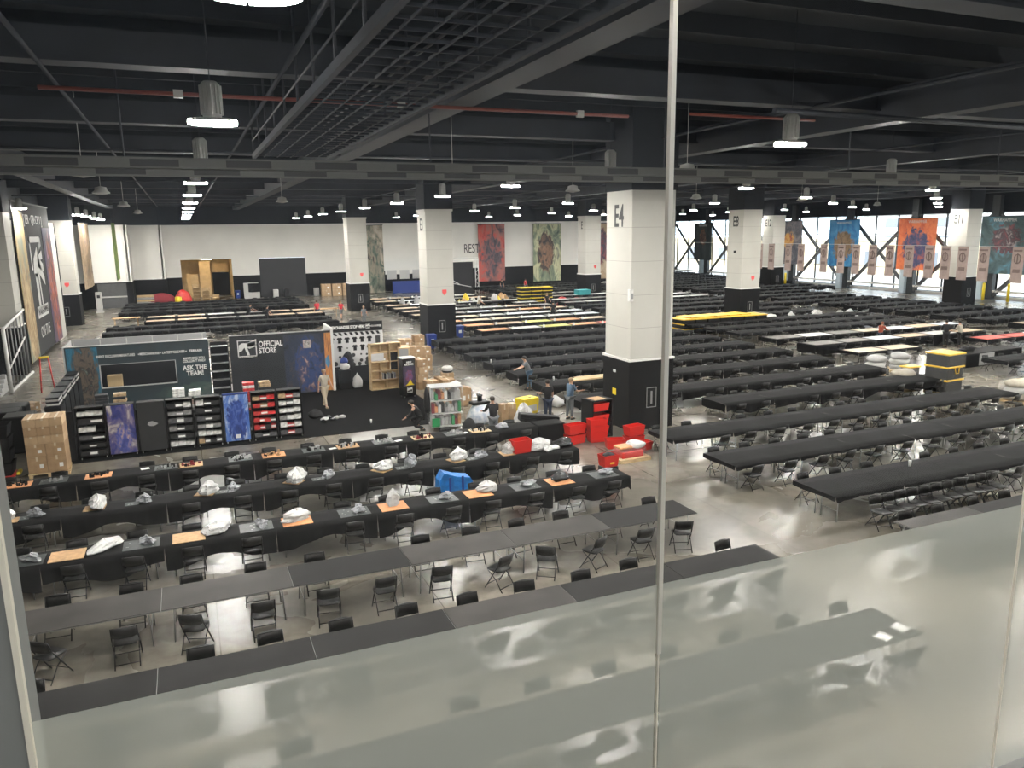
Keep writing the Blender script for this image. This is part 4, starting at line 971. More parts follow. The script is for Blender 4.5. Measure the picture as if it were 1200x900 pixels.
# ================================================================== people
def skin(verts, edges, rad, sub=1, name='body'):
    me = bpy.data.meshes.new('s'); me.from_pydata([tuple(v) for v in verts], edges, []); o = bpy.data.objects.new('s', me); COL.objects.link(o)
    md = o.modifiers.new('k', 'SKIN'); md.use_smooth_shade = True
    for i, sv in enumerate(me.skin_vertices[0].data):
        r_ = rad[i]; sv.radius = r_ if isinstance(r_, tuple) else (r_, r_); sv.use_root = (i == 0)
    s_ = o.modifiers.new('u', 'SUBSURF'); s_.levels = sub; s_.render_levels = sub
    bpy.context.view_layer.update()
    r = bpy.data.meshes.new_from_object(o.evaluated_get(bpy.context.evaluated_depsgraph_get())); r.name = name
    for p_ in r.polygons: p_.use_smooth = True
    bpy.data.objects.remove(o); return r
def person(label, x, y, rz, shirt, pants, hairm='hair', lean=5, legs=((8, 5), (-8, 8)), arms=((10, 15, 8), (10, 15, 8)), h=1.75, shoe='shoe', z=0, sleeve=.5, shorts=False, turn=0, group=None, hat=None):
    k = h/1.75
    def dn(a): return Vector((0, -math.sin(R(a)), -math.cos(R(a))))
    up = Vector((0, -math.sin(R(lean)), math.cos(R(lean)))); V = []; E = []; RR = []
    def add(p, r, par=None):
        V.append(Vector(p)); RR.append(r)
        if par is not None: E.append((par, len(V)-1))
        return len(V)-1
    P0 = Vector((0, 0, 0)); pv = add(P0, .10); w_ = add(P0+up*.15, .09, pv); ch = add(P0+up*.36, .115, w_); nk = add(P0+up*.50, .06, ch)
    hu = (up*.6+Vector((0, 0, .4))).normalized(); hb = add(V[nk]+hu*.07, .055, nk); hc = add(V[nk]+hu*.15+Vector((0, -.012, 0)), .088, hb); ht = add(V[nk]+hu*.225, .07, hc)
    nose = add(V[hc]+Vector((0, -.10, -.01)), .014, hc)
    for s in (-1, 1): add(V[hc]+Vector((s*.088, .01, 0)), .016, hc)
    J = {}
    low = 0
    for s, (a, kb) in zip((-1, 1), legs):
        hp = add((s*.085, 0, -.05), .07, pv); kn = add(V[hp]+dn(a)*.42+Vector((s*.015, 0, 0)), .054, hp); cf = add(V[kn]+dn(a-kb)*.15, .058, kn); an = add(V[kn]+dn(a-kb)*.41, .042, cf)
        ft = add(V[an]+Vector((s*.01, -.09, -.045)), .036, an); add(V[an]+Vector((s*.015, -.17, -.055)), .026, ft); J['leg', s] = (hp, kn, cf, an); low = min(low, V[an].z-.08)
    for s, (a, eb, outw) in zip((-1, 1), arms):
        sh = add(V[ch]+up*.085+Vector((s*.165, 0, 0)), .062, ch); d = dn(a+lean*.0); d = Vector((s*math.sin(R(outw)), d.y, d.z)).normalized()
        el = add(V[sh]+d*.28, .042, sh); d2 = dn(a+eb); d2 = Vector((s*math.sin(R(outw*.4)), d2.y, d2.z)).normalized(); wr = add(V[el]+d2*.25, .028, el); hd = add(V[wr]+d2*.075, .033, wr)
        side = Vector((0, 0, 1)).cross(d2); side = side.normalized() if side.length > .1 else Vector((1, 0, 0))
        nrm = d2.cross(side)
        for q, (o_, L_) in enumerate(((-.027, .058), (-.009, .072), (.009, .075), (.027, .066))):
            f1 = add(V[hd]+side*o_+d2*.045, .0095, hd); add(V[f1]+d2*L_*.6+nrm*.018, .008, f1)
        t1 = add(V[wr]+side*.036+d2*.04+nrm*.01, .011, wr); add(V[t1]+d2*.035+side*.008+nrm*.012, .009, t1)
        J['arm', s] = (sh, el, wr)
    off = Vector((0, 0, -low))
    V = [(v+off)*k for v in V]; RR = [r*k for r in RR]
    t = thing('person', label, 'person', (x, y, z), rz, group)
    def put(me, nm, m):
        me.materials.clear(); me.materials.append(M[m] if isinstance(m, str) else m); o = bpy.data.objects.new(nm, me); COL.objects.link(o); o.parent = t; return o
    body = put(skin(V, E, RR, 1), 'body', 'skin')
    # shirt
    def sub_(chain_edges, grow, root, nm, m):
        ids = []; 
        for a, b in chain_edges:
            for q in (a, b):
                if q not in ids: ids.append(q)
        ids.remove(root); ids.insert(0, root); mp = {q: i for i, q in enumerate(ids)}
        return ids, mp
    vs = [V[pv]-Vector((0, 0, .10*k)), V[w_], V[ch], V[nk]-(V[nk]-V[ch])*.28]; rs = [.158*k, .148*k, .158*k, .085*k]; es = [(0, 1), (1, 2), (2, 3)]
    for s in (-1, 1):
        sh, el, wr = J['arm', s]; a = len(vs); vs.append(V[sh]); rs.append(.076*k); es.append((2, a)); vs.append(V[sh].lerp(V[el], min(1, sleeve*1.6))); rs.append(.060*k); es.append((a, a+1))
        if sleeve > .7: vs.append(V[el].lerp(V[wr], .9)); rs.append(.042*k); es.append((a+1, a+2))
    put(skin(vs, es, rs), 'shirt', shirt)
    vs = [V[pv]+Vector((0, 0, .03*k))]; rs = [.150*k]; es = []
    for s in (-1, 1):
        hp, kn, cf, an = J['leg', s]; a = len(vs); vs += [V[hp], V[kn]]; rs += [.118*k, .080*k]; es += [(0, a), (a, a+1)]
        if not shorts: vs += [V[cf], V[an]+Vector((0, 0, .02))]; rs += [.072*k, .060*k]; es += [(a+1, a+2), (a+2, a+3)]
    put(skin(vs, es, rs), 'trousers', pants)
    for s in (-1, 1):
        an = V[J['leg', s][3]]
        MB().lathe([(.02, 0), (.052, .004), (.055, .03), (.045, .075), (.02, .095)], (an.x, 0, 0), 10, sy=2.3, X=Matrix.Translation((0, an.y-.055*k, an.z-.085*k))).build('shoe', shoe, t)
    hcv = V[hc]
    MB().lathe([(.093*k, -.02), (.098*k, .03), (.085*k, .085), (.05*k, .115), (.01, .125)], (0, 0, 0), 12, sy=1.12, X=Matrix.Translation(hcv+Vector((0, .014, .005)))@Matrix.Rotation(R(-16), 4, 'X')).build('hair', hairm, t)
    b = MB()
    for s in (-1, 1): b.lathe([(.001, 0), (.009, .003), (.001, .006)], n=6, X=Matrix.Translation(hcv+Vector((s*.032, -.088*k, .012)))@Matrix.Rotation(R(90), 4, 'X'))
    b.box(-.022, .022, -.088*k, -.082*k, -.047, -.041, X=Matrix.Translation(hcv)); b.build('face_detail', 'hair', t)
    return t
WALK = ((24, 8), (-16, 14)); ST = ((3, 2), (-3, 3))
person('person in a grey tee and khaki trousers walking across the black carpet', 5.3, 34.45, R(20), 'beige', 'khaki', 'hairg', 4, WALK, ((-15, 15, 14), (18, 15, 14)), 1.80, 'tshoe', z=.013)
person('person in black shirt and dark jeans, back turned, beside the red totes', 13.05, 27.5, R(175), 'bfab', 'jean', 'hair', 2, ST, ((8, 25, 14), (25, 60, 14)), 1.80)
person('person in a slate blue tee talking beside the black-shirted one', 14.1, 27.6, R(105), 'slate', 'greyf', 'hairg', 6, ST, ((35, 55, 10), (45, 50, 10)), 1.76)
person('person in a dark grey tee leaning over the table behind the yellow tote', 15.0, 33.7, R(-100), 'greyf', 'slate', 'hair', 24, ((5, 2), (-8, 3)), ((35, 30, 6), (45, 30, 6)), 1.78)
person('person in a black long-sleeved top and grey trousers at the table by the red tote', 10.0, 25.75, R(178), 'bfab', 'greyf', 'hair', 8, ST, ((30, 45, 16), (30, 45, 16)), 1.74, sleeve=.9)
person('person in dark clothes crouching behind the stacked clear crates', 8.05, 28.6, R(-110), 'bfab', 'bfab', 'hair', 38, ((75, 125), (40, 110)), ((15, 40, 8), (20, 40, 8)), 1.72, sleeve=.9)
person('person in red polo and dark trousers, left one walking near the small pillar', 10.7, 70.8, R(200), 'rfab', 'jean', 'hair', 2, WALK, ((5, 15, 14), (-5, 15, 14)), 1.85)
person('person in a red shirt and shorts walking right of another person in red', 12.75, 70.4, R(10), 'rfab', 'greyf', 'hairg', 2, WALK, ((20, 35, 14), (15, 35, 14)), 1.72, shorts=True)
person('person in a dark tee standing by the dark chairs at the small pillar', 13.5, 64.2, R(0), 'greyf', 'greyf', 'hairg', 3, ST, ((10, 30, 12), (20, 30, 12)), 1.7)
person('person in black bending over the back left rows of tables, left of two', 4.9, 71.9, R(70), 'bfab', 'bfab', 'hair', 22, ST, ((40, 20, 10), (50, 20, 10)), 1.7)
person('person in black standing at the back left rows, right of two', 6.1, 68.4, R(100), 'bfab', 'bfab', 'hair', 10, ST, ((30, 20, 10), (20, 20, 10)), 1.75)
person('person in black standing between the mat-covered rows left of pillar E4', 28.5, 58.9, R(150), 'bfab', 'bfab', 'hair', 6, ST, ((10, 20, 10), (20, 20, 10)), 1.78)
person('person in dark clothes walking near the stacked black and yellow trays at the back', 32.3, 68.2, R(0), 'bfab', 'bfab', 'hairg', 3, WALK, ((10, 20, 10), (20, 20, 10)), 1.75)
person('person in a beige hoodie standing at the mat tables on the right', 44.9, 33.75, R(185), 'beige', 'bfab', 'hair', 8, ST, ((20, 50, 12), (20, 50, 12)), 1.72, sleeve=.9)
person('person in a black top beside the beige hoodie wearer on the right', 44.1, 34.1, R(140), 'bfab', 'bfab', 'hair', 10, ST, ((20, 50, 12), (20, 50, 12)), 1.78, sleeve=.9)
person('person with long red hair in a rust top sitting forward at the right mat tables', 41.4, 36.75, R(100), 'orf', 'jean', 'hairr', 20, ((40, 60), (40, 60)), ((40, 40, 10), (40, 40, 10)), 1.68, sleeve=.9)
person('person in pale clothes stooping at the cluttered tables behind pillar E3', 25.2, 68.3, R(60), 'khaki', 'greyf', 'hairg', 25, ST, ((40, 20, 10), (30, 20, 10)), 1.72)
person('person in a light shirt by the scaffold right of pillar E3', 23.2, 75.0, R(30), 'beige', 'jean', 'hair', 20, WALK, ((60, 10, 10), (60, 10, 10)), 1.75)
person('person in a black tee near the truss frames against the back wall', 36.5, 90.2, R(0), 'bfab', 'jean', 'hair', 4, ST, h=1.75)
person('person in a pink shirt at the back wall tables', 39.4, 89.5, R(10), 'rfab', 'greyf', 'hair', 4, ST, h=1.7)

# ================================================================== goods on the left tables
def board(x, y, m, label, w=.62, d=.58, rz=0, z=.755):
    return solo('game_board', MB().box(-w/2, w/2, -d/2, d/2, 0, .012, b=.002), m, label, 'board', (x, y, z), rz, 'boards on the left tables')
def gmat(x, y, label, w=.72, d=.56, rz=0):
    o = solo('grey_play_mat', MB().box(-w/2, w/2, -d/2, d/2, 0, .006), 'mat', label, 'mat', (x, y, .755), rz, 'grey mats on the left tables')
    b = MB(); rr = random.Random(int(x*100))
    for k in range(9): a, c = rr.uniform(-w/2+.05, w/2-.1), rr.uniform(-d/2+.05, d/2-.08); b.box(a, a+.035, c, c+.02, .006, .008)
    b.build('mat_marking', 'matw', o); return o
def bag(x, y, m, label, s=(.26, .17, .20), seed=1, z=.755, rz=0, pinch=0, amp=.28):
    return solo('plastic_bag', MB().blob((0, 0, 0), s, seed, amp*1.25, 18, 11, pinch=pinch, smooth=False), m, label, 'bag', (x, y, z), rz, 'crumpled plastic bags on the left tables')
X3 = [11.18-TL*k for k in range(7)]
cnt = ['rightmost', 'second', 'third', 'fourth', 'fifth', 'sixth', 'seventh']
for k, x in enumerate([9.15, 6.72, 4.40, 2.0, -.45, -2.93]):
    nm = ('the %s of six from the right' % cnt[k]) if k else 'the rightmost of six'
    board(x, 18.56, 'cork' if k in (0, 1, 2, 3) else 'tanb', 'orange brown board on the front clothed row, %s' % nm, .70, .62)
for k, x in enumerate([10.55, 8.1, 5.72, 3.4, 1.05, -1.45, -3.75]):
    gmat(x, 18.58, 'dark grey mat on the front clothed row, %s from the right' % cnt[k].replace('rightmost', 'first'), .76, .6)
    bag(x+.12, 18.62, 'bagg', 'crumpled grey bag on the grey mat, front clothed row, %s from the right' % cnt[k].replace('rightmost', 'first'), (.22, .13, .14), 20+k, .762, .4*k, amp=.45)
for k, (x, sc_, pn_) in enumerate([(7.02, (.26, .2, .26), .5), (4.42, (.17, .15, .40), 0), (2.0, (.32, .2, .26), 0), (.16, (.34, .18, .22), .6), (-2.2, (.42, .16, .20), 1)]):
    bag(x, 18.64, 'bagw', 'white plastic bag on the front clothed row, %s white one from the right' % cnt[k].replace('rightmost', 'first'), sc_, 40+k, .768 if k < 3 else .756, .2*k, pn_)
t = solo('dark_gear_pile', MB().blob((0, 0, 0), (.28, .2, .22), 61, .4, 16, 8), 'gblack', 'black glossy pile of gear on the rightmost orange board', 'pile', (9.2, 18.62, .768), .3)
for k, x in enumerate([8.95, 7.25, 4.94, 2.42, .08, -2.6]):
    board(x-.08, 21.72, 'tanb', 'brown board under a white bag, second clothed row, %s from the right' % cnt[k].replace('rightmost', 'first'), .42, .5, .3*k)
    bag(x, 21.74, 'bagw', 'white plastic bag on the second clothed row, %s white one from the right' % cnt[k].replace('rightmost', 'first'), ((.2, .18, .34), (.28, .2, .34), (.3, .2, .26), (.34, .22, .34), (.32, .22, .30), (.34, .18, .30))[k], 70+k, .768, .3*k, (k % 2)*.8)
for k, x in enumerate([7.98, 5.75, 3.3, .70, -1.5, -4.0]):
    bag(x, 21.72, 'bagg', 'crumpled grey bag on the second clothed row, %s grey one from the right' % cnt[k].replace('rightmost', 'first'), (.2, .14, .2 if k != 1 else .34), 90+k, .756, .5*k, amp=.45)
    gmat(x-.3, 21.66, 'small grey mat on the second clothed row, %s from the right' % cnt[k].replace('rightmost', 'first'), .34, .3)
bag(-4.75, 21.75, 'bagw', 'white bag at the left edge of the second clothed row', (.3, .2, .3), 99, .756); board(-4.65, 21.6, 'tanb', 'brown board at the left edge of the second clothed row', .6, .4)
def terrain(x, y, label, base='mat', cols=('black', 'greyp'), seed=1, w=.7, hh=.13, n=9):
    t = thing('terrain_kit', label, 'model terrain', (x, y, .755), 0, 'model terrain on the third clothed row')
    box(-w/2, w/2, -.26, .26, 0, .012).build('base_board', base, t); rr = random.Random(seed)
    for c in cols:
        b = MB()
        for k in range(n):
            a, d = rr.uniform(-w/2+.04, w/2-.1), rr.uniform(-.2, .16); s = rr.uniform(.03, .08); z = rr.uniform(.03, hh)
            b.box(a, a+s, d, d+s*.3, .012, z, X=Matrix.Rotation(rr.uniform(-.5, .5), 4, 'Z')); b.box(a, a+s*.3, d, d+s, .012, z*.7)
        b.build('ruin_piece', c, t)
    return t
for k, (x, bs, cl, nm) in enumerate([(-4.9, 'cork', ('gblack', 'black'), 'orange based kit with black pieces at the left end'), (-4.0, 'mat', ('greyp',), 'grey mat with grey pieces near the left end'), (-2.85, 'cork', ('gblack', 'black'), 'orange based kit with black pieces right of the carton pallet'),
        (-1.0, 'mat', ('greyp', 'black'), 'scatter of dark bits in the middle left'), (-.35, 'tanb', ('dred', 'gblack'), 'tall brown and dark building pieces'), (1.1, 'mat', ('lgrey', 'black'), 'grey mat with pale pieces'), (2.1, 'cork', ('gblack', 'tanb'), 'orange based kit in the middle'),
        (3.35, 'mat', ('black', 'greyp'), 'grey mat with dark pieces in the middle'), (4.45, 'tanb', ('greyp', 'gblack'), 'brown based kit with grey and black pieces'), (5.65, 'mat', ('lgrey', 'greyp'), 'grey mat with pale grey pieces'), (7.0, 'wood', ('gblack', 'dred'), 'wooden based kit with dark pieces'),
        (8.15, 'mat', ('lgrey', 'greyp'), 'grey mat with scattered grey sprues'), (9.1, 'wood', ('gblack', 'lgrey'), 'wooden based kit beside the person in black')]):
    terrain(x, 24.78, nm+' on the third clothed row', bs, cl, 100+k)
solo('white_paper', MB().box(-.12, .12, -.1, .1, 0, .004), 'paper', 'white paper sheet left of the pallet kit on the third clothed row', 'paper', (-1.62, 24.95, .755), .2)
for k, x in enumerate((3.95, 6.15, 8.5)): solo('white_paper', MB().box(-.12, .12, -.08, .08, 0, .004), 'paper', 'white paper on the third clothed row, %s from the right' % ORD[3-k], 'paper', (x, 24.72, .755), .3, 'papers on the third clothed row')
# backpack on the far side
t = thing('backpack', 'black backpack standing on a chair before the clear crates', 'backpack', (9.0, 25.62, .46), .1)
MB().blob((0, 0, 0), (.27, .17, .58), 7, .06, 16, 9).build('body', 'bfab', t); t = t.children[0]; box(-.18, .18, -.2, -.13, .06, .28, b=.02).build('front_pocket', 'black', t); box(-.02, .02, -.21, -.2, .08, .2).build('white_tag', 'paper', t)
# big blue bag between the rows
t = thing('blue_bag', 'big blue bag draped over chairs between the first and second clothed rows', 'bag', (6.65, 20.35, 0))
MB().prism([(-.52, .0), (.50, .0), (.56, .45), (.42, .70), (.0, .78), (-.36, .92), (-.5, .7)], -.24, .2).build('body', 'blue', t)
b = MB()
for x in (-.2, .18): b.box(x-.03, x+.03, -.26, -.235, .0, .78)
b.build('strap', 'navy', t)

# ------------------------------------------------------------------ red totes and gear at the end of the rows
def tote(x, y, z, rz, label, m='red', w=.56, d=.38, h=.34, grp='red plastic totes', fill=None):
    t = thing('plastic_tote', label, 'tote', (x, y, z), rz, grp); b = MB(); s = .86
    o_ = [(-w/2, -d/2), (w/2, -d/2), (w/2, d/2), (-w/2, d/2)]; vs = []
    for z_, k, i in ((0, s, 0), (h, 1, 0), (h, 1, -.02), (.02, s, -.02)):
        for a, c in o_: vs.append((a*k+(math.copysign(i, a) if i else 0), c*k+(math.copysign(i, c) if i else 0), z_))
    fs = [(3, 2, 1, 0)]
    for l in range(3):
        for i in range(4): fs.append((l*4+i, l*4+(i+1) % 4, l*4+4+(i+1) % 4, l*4+4+i))
    fs.append((12, 13, 14, 15)); b.add(vs, fs); TB = b.build('tub', m, t)
    r = MB(); r.box(-w/2-.02, w/2+.02, -d/2-.02, -d/2+.005, h-.03, h).box(-w/2-.02, w/2+.02, d/2-.005, d/2+.02, h-.03, h).box(-w/2-.02, -w/2+.005, -d/2, d/2, h-.03, h).box(w/2-.005, w/2+.02, -d/2, d/2, h-.03, h)
    r.box(-w*.46, w*.46, -d/2*.95-.006, -d/2*.9, h*.52, h*.58); r.build('rim', m, TB)
    if fill: MB().blob((0, 0, 0), (w*.42, d*.42, .14), int(x*7), .3, 12, 7).build('contents', fill, t).location = (0, 0, h*.75)
    return t
tote(9.33, 21.7, .756, .08, 'red tote standing on the second clothed row left of the white bags', w=.6, h=.42)
tote(12.62, 24.3, .36, .15, 'low red tote left of the tall pair, left of the black cabinet', w=.72, h=.36); tote(12.62, 24.3, .0, .15, 'lower red tote holding up the low red one', w=.68, h=.34)
for k in range(3): tote(13.45, 24.15, .24*k, -.1, 'red tote in the stack before the black cabinet, %s from the floor' % ORD[k+1], w=.66, h=.38)
tote(14.5, 23.3, 0, .1, 'red tote on the floor right of the black cabinet, under another', w=.66, h=.32); tote(14.5, 23.3, .33, .1, 'red tote on top of another, nearest the big pillar', w=.66, h=.36)
tote(13.6, 23.1, 0, -.3, 'tilted red tote between the cabinet and the wrapped pile', w=.66, h=.34); tote(14.35, 22.5, .0, .2, 'red tote partly covered by the white sheet', w=.62, h=.30)
t = tote(11.75, 20.35, .36, .05, 'red tote full of black cloth at the near end of the second clothed row', w=.5, h=.38, fill='bfab'); box(-.05, .1, -.2, -.19, .1, .16).build('yellow_label', 'yel', t)
solo('black_crate', MB().box(-.26, .26, -.2, .2, 0, .355, b=.02), 'black', 'black crate under the red tote of black cloth', 'crate', (11.75, 20.35, 0))
t = thing('wrapped_pallet', 'clear wrapped heap of red and white goods on a low pallet', 'pallet load', (13.35, 21.75, 0), .05)
MB().box(-.6, .6, -.45, .45, 0, .12).build('pallet', 'wood', t); MB().blob((0, 0, .1), (.62, .46, .48), 5, .14, 16, 8).build('plastic_wrap', 'wrap', t)
box(-.45, .4, -.3, .3, .12, .34, b=.02).build('red_goods', 'red', t); box(-.5, .0, -.25, .2, .42, .5, b=.02).build('tan_board', 'cork', t); MB().blob((.3, .05, .38), (.34, .3, .22), 8, .2).build('white_sheet', 'bagw', t)
bag(9.95, 21.72, 'bagw', 'large white bag right of the red tote on the second clothed row', (.36, .22, .36), 131, .756, .2); bag(10.2, 21.5, 'bagw', 'white bag spilling over the edge right of the red tote', (.25, .15, .16), 133, .756, .9)
solo('cable_coil', MB().blob((0, 0, 0), (.32, .22, .26), 15, .5, 18, 8), 'gblack', 'black cable coil at the right end of the second clothed row', 'cable', (10.86, 21.75, .756)); solo('white_box', MB().box(-.17, .17, -.12, .12, 0, .08, b=.01), 'paper', 'small white box beside the black cable coil', 'box', (10.45, 21.62, .756))
t = thing('black_cabinet', 'tall black open cabinet holding red bins left of the big pillar', 'cabinet', (14.3, 24.9, 0), R(8))
b = MB(); b.box(-.05, .0, -.35, .35, 0, 1.45).box(-.95, -.9, -.35, .35, 0, 1.45).box(-.95, 0, .3, .35, 0, 1.45).box(-.95, 0, -.35, .35, 1.4, 1.45).box(-.95, 0, -.35, .35, 0, .06); b.build('carcass', 'black', t)
for k in range(3): box(-.9, -.05, -.33, .3, .1+k*.44, .12+k*.44).build('shelf', 'black', t)
box(-.78, -.25, -.28, .25, 1.45, 1.46).build('tan_top_sheet', 'tanb', t); box(-.01, .012, -.34, .34, .0, 1.4).build('side_panel', 'gblack', t)
for k in range(3): tote(13.82, 24.72, .125+k*.44, R(8), 'red bin inside the black cabinet, %s shelf from below' % ORD[k+1], w=.7, h=.30)
# long black cases
def case(x, y, z, rz, label, L_=1.5, tilt=0):
    t = thing('black_case', label, 'case', (x, y, z), rz); X = Matrix.Rotation(tilt, 4, 'Y')
    SH_ = MB().box(-L_/2, L_/2, -.2, .2, .0, .30, X=X, b=.03).build('shell', 'black', t); MB().box(-L_/2+.05, L_/2-.05, -.21, .21, .14, .16, X=X).build('seam', 'gblack', t)
    MB().path([(-.12, -.2, .15), (-.12, -.25, .17), (.12, -.25, .17), (.12, -.2, .15)], .012, X=X).build('handle', 'gblack', SH_); return t
case(12.2, 26.6, .32, R(-8), 'long black case lying tilted on another beside the person in black jeans', 1.6, R(9)); case(12.35, 26.6, 0, R(-8), 'long black case on the floor under the tilted one', 1.5)
solo('covered_crate', MB().box(-.55, .55, -.35, .35, 0, .72, b=.03), 'cloth', 'black cloth covered crate at the right end of the third clothed row', 'crate', (11.85, 25.0, 0)); bag(9.95, 24.75, 'bagg', 'grey filmy bag in front of the black-clad person', (.2, .15, .2), 141, .756)
# clear crates stack
t = thing('clear_crate_stack', 'wheeled stack of clear plastic crates full of boxed models', 'crate stack', (9.05, 28.55, 0), R(-8))
for k in range(3):
    box(-.62, .62, -.4, .4, .12+k*.52, .16+k*.52).build('tray', 'lgrey', t); rr = random.Random(k)
    for q in range(9):
        a = -.58+q*.13; box(a, a+.11, rr.uniform(-.36, -.25), .3, .17+k*.52, .17+k*.52+rr.uniform(.2, .42)).build('packed_box', ('paper', 'dred', 'greyp', 'lgrey', 'black', 'cork', 'green', 'dead', 'greyp')[(q*4+k) % 9], t)
    MB().box(-.63, .63, -.41, .41, .14+k*.52, .62+k*.52, b=.02).build('clear_cover', 'wrap', t)
b = MB()
for x in (-.64, .64):
    for y in (-.42, .42): b.tube((x, y, .1), (x, y, 1.72), .012)
b.build('wire_post', 'alu', t); box(-.64, .64, -.42, .42, 1.68, 1.72).build('lid', 'greyp', t); castors(t, (-.55, .55), (-.33, .33)); MB().blob((-.72, 0, .7), (.13, .3, 1.0), 9, .15).build('hanging_black_sheet', 'bfab', t)
box(-.6, -.3, -.46, -.42, .17, .5).build('green_box', 'green', t)
t = thing('wrapped_supplies', 'pale blue and white wrapped supplies heap right of the clear crates', 'heap', (10.6, 28.6, 0), .1)
MB().blob((0, 0, 0), (.62, .42, .86), 17, .14, 18, 9).build('wrapped_bottles', mat('pale_blue_wrap', (.42, .50, .62), .3, col2=(.75, .76, .78), scale=7, bump=.5), t); box(-.45, .3, -.2, .25, .80, .92, b=.02).build('dark_tray', 'black', t); MB().lathe([(.1, 0), (.1, .22), (.13, .24), (.13, .27), (.01, .28)], (-.05, .05, .9), 12).build('black_tub', 'gblack', t)
def carton(x, y, z, w, d, h, label, rz=0, m='card', grp='cardboard cartons'):
    t = solo('carton', MB().box(-w/2, w/2, -d/2, d/2, 0, h, b=.008), m, label, 'carton', (x, y, z), rz, grp)
    box(-.03, .03, -d/2-.002, d/2+.002, h*.75, h+.002).build('tape', 'tape', t)
    if w > .4: box(w*.1, w*.3, -d/2-.004, -d/2, h*.3, h*.55).build('address_label', 'paper', t)
    return t
carton(11.3, 28.0, 0, .3, .3, .85, 'tall narrow carton right of the pale blue heap', .1); carton(11.75, 28.2, 0, .3, .3, .8, 'tall narrow carton left of the yellow tote', -.05, 'card2')
bag(12.0, 27.5, 'bagw', 'large white sack on the floor between the narrow carton and the yellow tote', (.35, .28, .85), 151, 0)
t = tote(12.75, 28.9, .12, .3, 'yellow lidded tote on castors behind the person in black', 'yel', .8, .55, .62, None); box(-.42, .42, -.29, .29, .62, .68, b=.02).build('yellow_lid', 'yel', t); castors(t, (-.3, .3), (-.18, .18)); box(-.3, .3, -.28, -.262, .12, .45).build('white_side', 'lgrey', t); box(.05, .17, -.1, -.02, .68, .69).build('black_latch', 'black', t)
for ch_ in t.children:
    if ch_.name.startswith('castor'): ch_.location.z -= .12
# ------------------------------------------------------------------ cartons right of the carpet
rr = random.Random(9)
cs = [(10.2, 34.2, .6, .5, .85), (10.9, 33.9, .62, .55, .9), (10.3, 34.25, .55, .45, .0), (11.1, 35.6, .5, .5, .7), (11.9, 37.0, .6, .5, .62), (10.4, 36.5, .5, .5, 1.5), (10.4, 38.3, .6, .5, 1.1), (11.1, 40.3, .7, .5, 1.6), (12.0, 41.5, .7, .6, 1.35), (11.2, 42.6, .7, .6, 1.7), (12.3, 43.6, .6, .6, 1.75), (11.2, 44.8, .7, .6, 1.0), (12.3, 46.0, .6, .6, 1.15), (10.9, 46.6, .6, .5, .9), (9.9, 44.6, .6, .5, .7), (9.7, 42.3, .6, .5, 1.0)]
for k, (x, y, w_, d_, hh) in enumerate(cs):
    n = max(1, round(hh/.42))
    if hh == 0: continue
    for q in range(n): carton(x+rr.uniform(-.03, .03), y+rr.uniform(-.03, .03), q*(hh/n), w_, d_, hh/n-.004, 'brown carton, %s up in the %s stack of the pile right of the carpet' % (ORD[q+1], ORD[k+1]), rr.uniform(-.15, .15), rr.choice(('card', 'card2', 'card')), 'carton pile right of the carpet')
t = thing('white_lidded_bucket', 'white lid with dark band on the carton stack before the blue bin', 'bucket', (11.9, 37.0, .62)); MB().lathe([(.25, 0), (.25, .1), (.28, .14), (.28, .26), (.2, .32), (.02, .33)], n=16).build('tub', 'dead', t); MB().lathe([(.255, .02), (.262, .06), (.255, .1)], n=16).build('dark_band', 'black', t)
for k, (x, y, w_, d_, h_) in enumerate([(9.95, 31.6, .35, .6, .9), (10.35, 32.3, .5, .5, .9), (10.9, 32.1, .55, .5, .85), (11.3, 32.6, .45, .5, .7)]): carton(x, y, 0, w_, d_, h_, 'large carton behind the clear crates, %s from the left' % ORD[k+1], rr.uniform(-.1, .1), rr.choice(('card', 'card2')), 'cartons behind the clear crates')
solo('packing_debris', MB().blob((0, 0, 0), (.25, .2, .2), 41, .4), 'bagw', 'white crumpled packing on the cartons behind the clear crates', 'packing', (10.7, 32.2, .905)); solo('plank_debris', MB().box(-.5, .5, -.06, .06, 0, .05).box(-.4, .4, .1, .2, 0, .04).box(-.1, 0, -.3, .4, .05, .09), 'wood', 'loose pale planks on the floor at the right carpet edge', 'planks', (9.95, 30.4, .013), R(70))
# wooden cube shelf
t = thing('cube_shelf', 'raw pine open cube shelving unit on the carpet', 'shelving', (8.0, 37.0, .013), R(6))
b = MB(); Wd, Dd, Hd = 1.6, .36, 2.3
for x in (0, Wd-.04): b.box(x, x+.04, 0, Dd, 0, Hd)
for z in (0, .46, .9, 1.36, 1.82, Hd-.04): b.box(0, Wd, 0, Dd, z, z+.04)
for x, z0, z1 in ((.78, 0, .46), (.5, .46, .9), (.5, .9, 1.36), (.98, .9, 1.82), (.5, 1.82, Hd), (.98, 1.82, Hd)): b.box(x, x+.035, 0, Dd, z0, z1)
b.box(0, Wd, Dd-.01, Dd, 0, .9).box(0, .98, Dd-.01, Dd, .9, 1.36).box(0, Wd, Dd-.01, Dd, 1.82, Hd); b.build('frame', 'wood', t); box(1.02, Wd-.04, .05, Dd-.02, .94, 1.82).build('black_insert', 'black', t)
for k in range(8): solo('standing_book', MB().box(0, .035+.01*(k % 3), 0, .22, 0, .30-.03*(k % 3)), ('lgrey', 'black', 'paper', 'greyp')[k % 4], 'book on the pine shelving unit, %s from the left of its row' % ORD[k+1], 'book', (8.62+k*.085, 37.12+.008*k, .52), R(6), 'books on the pine shelving')
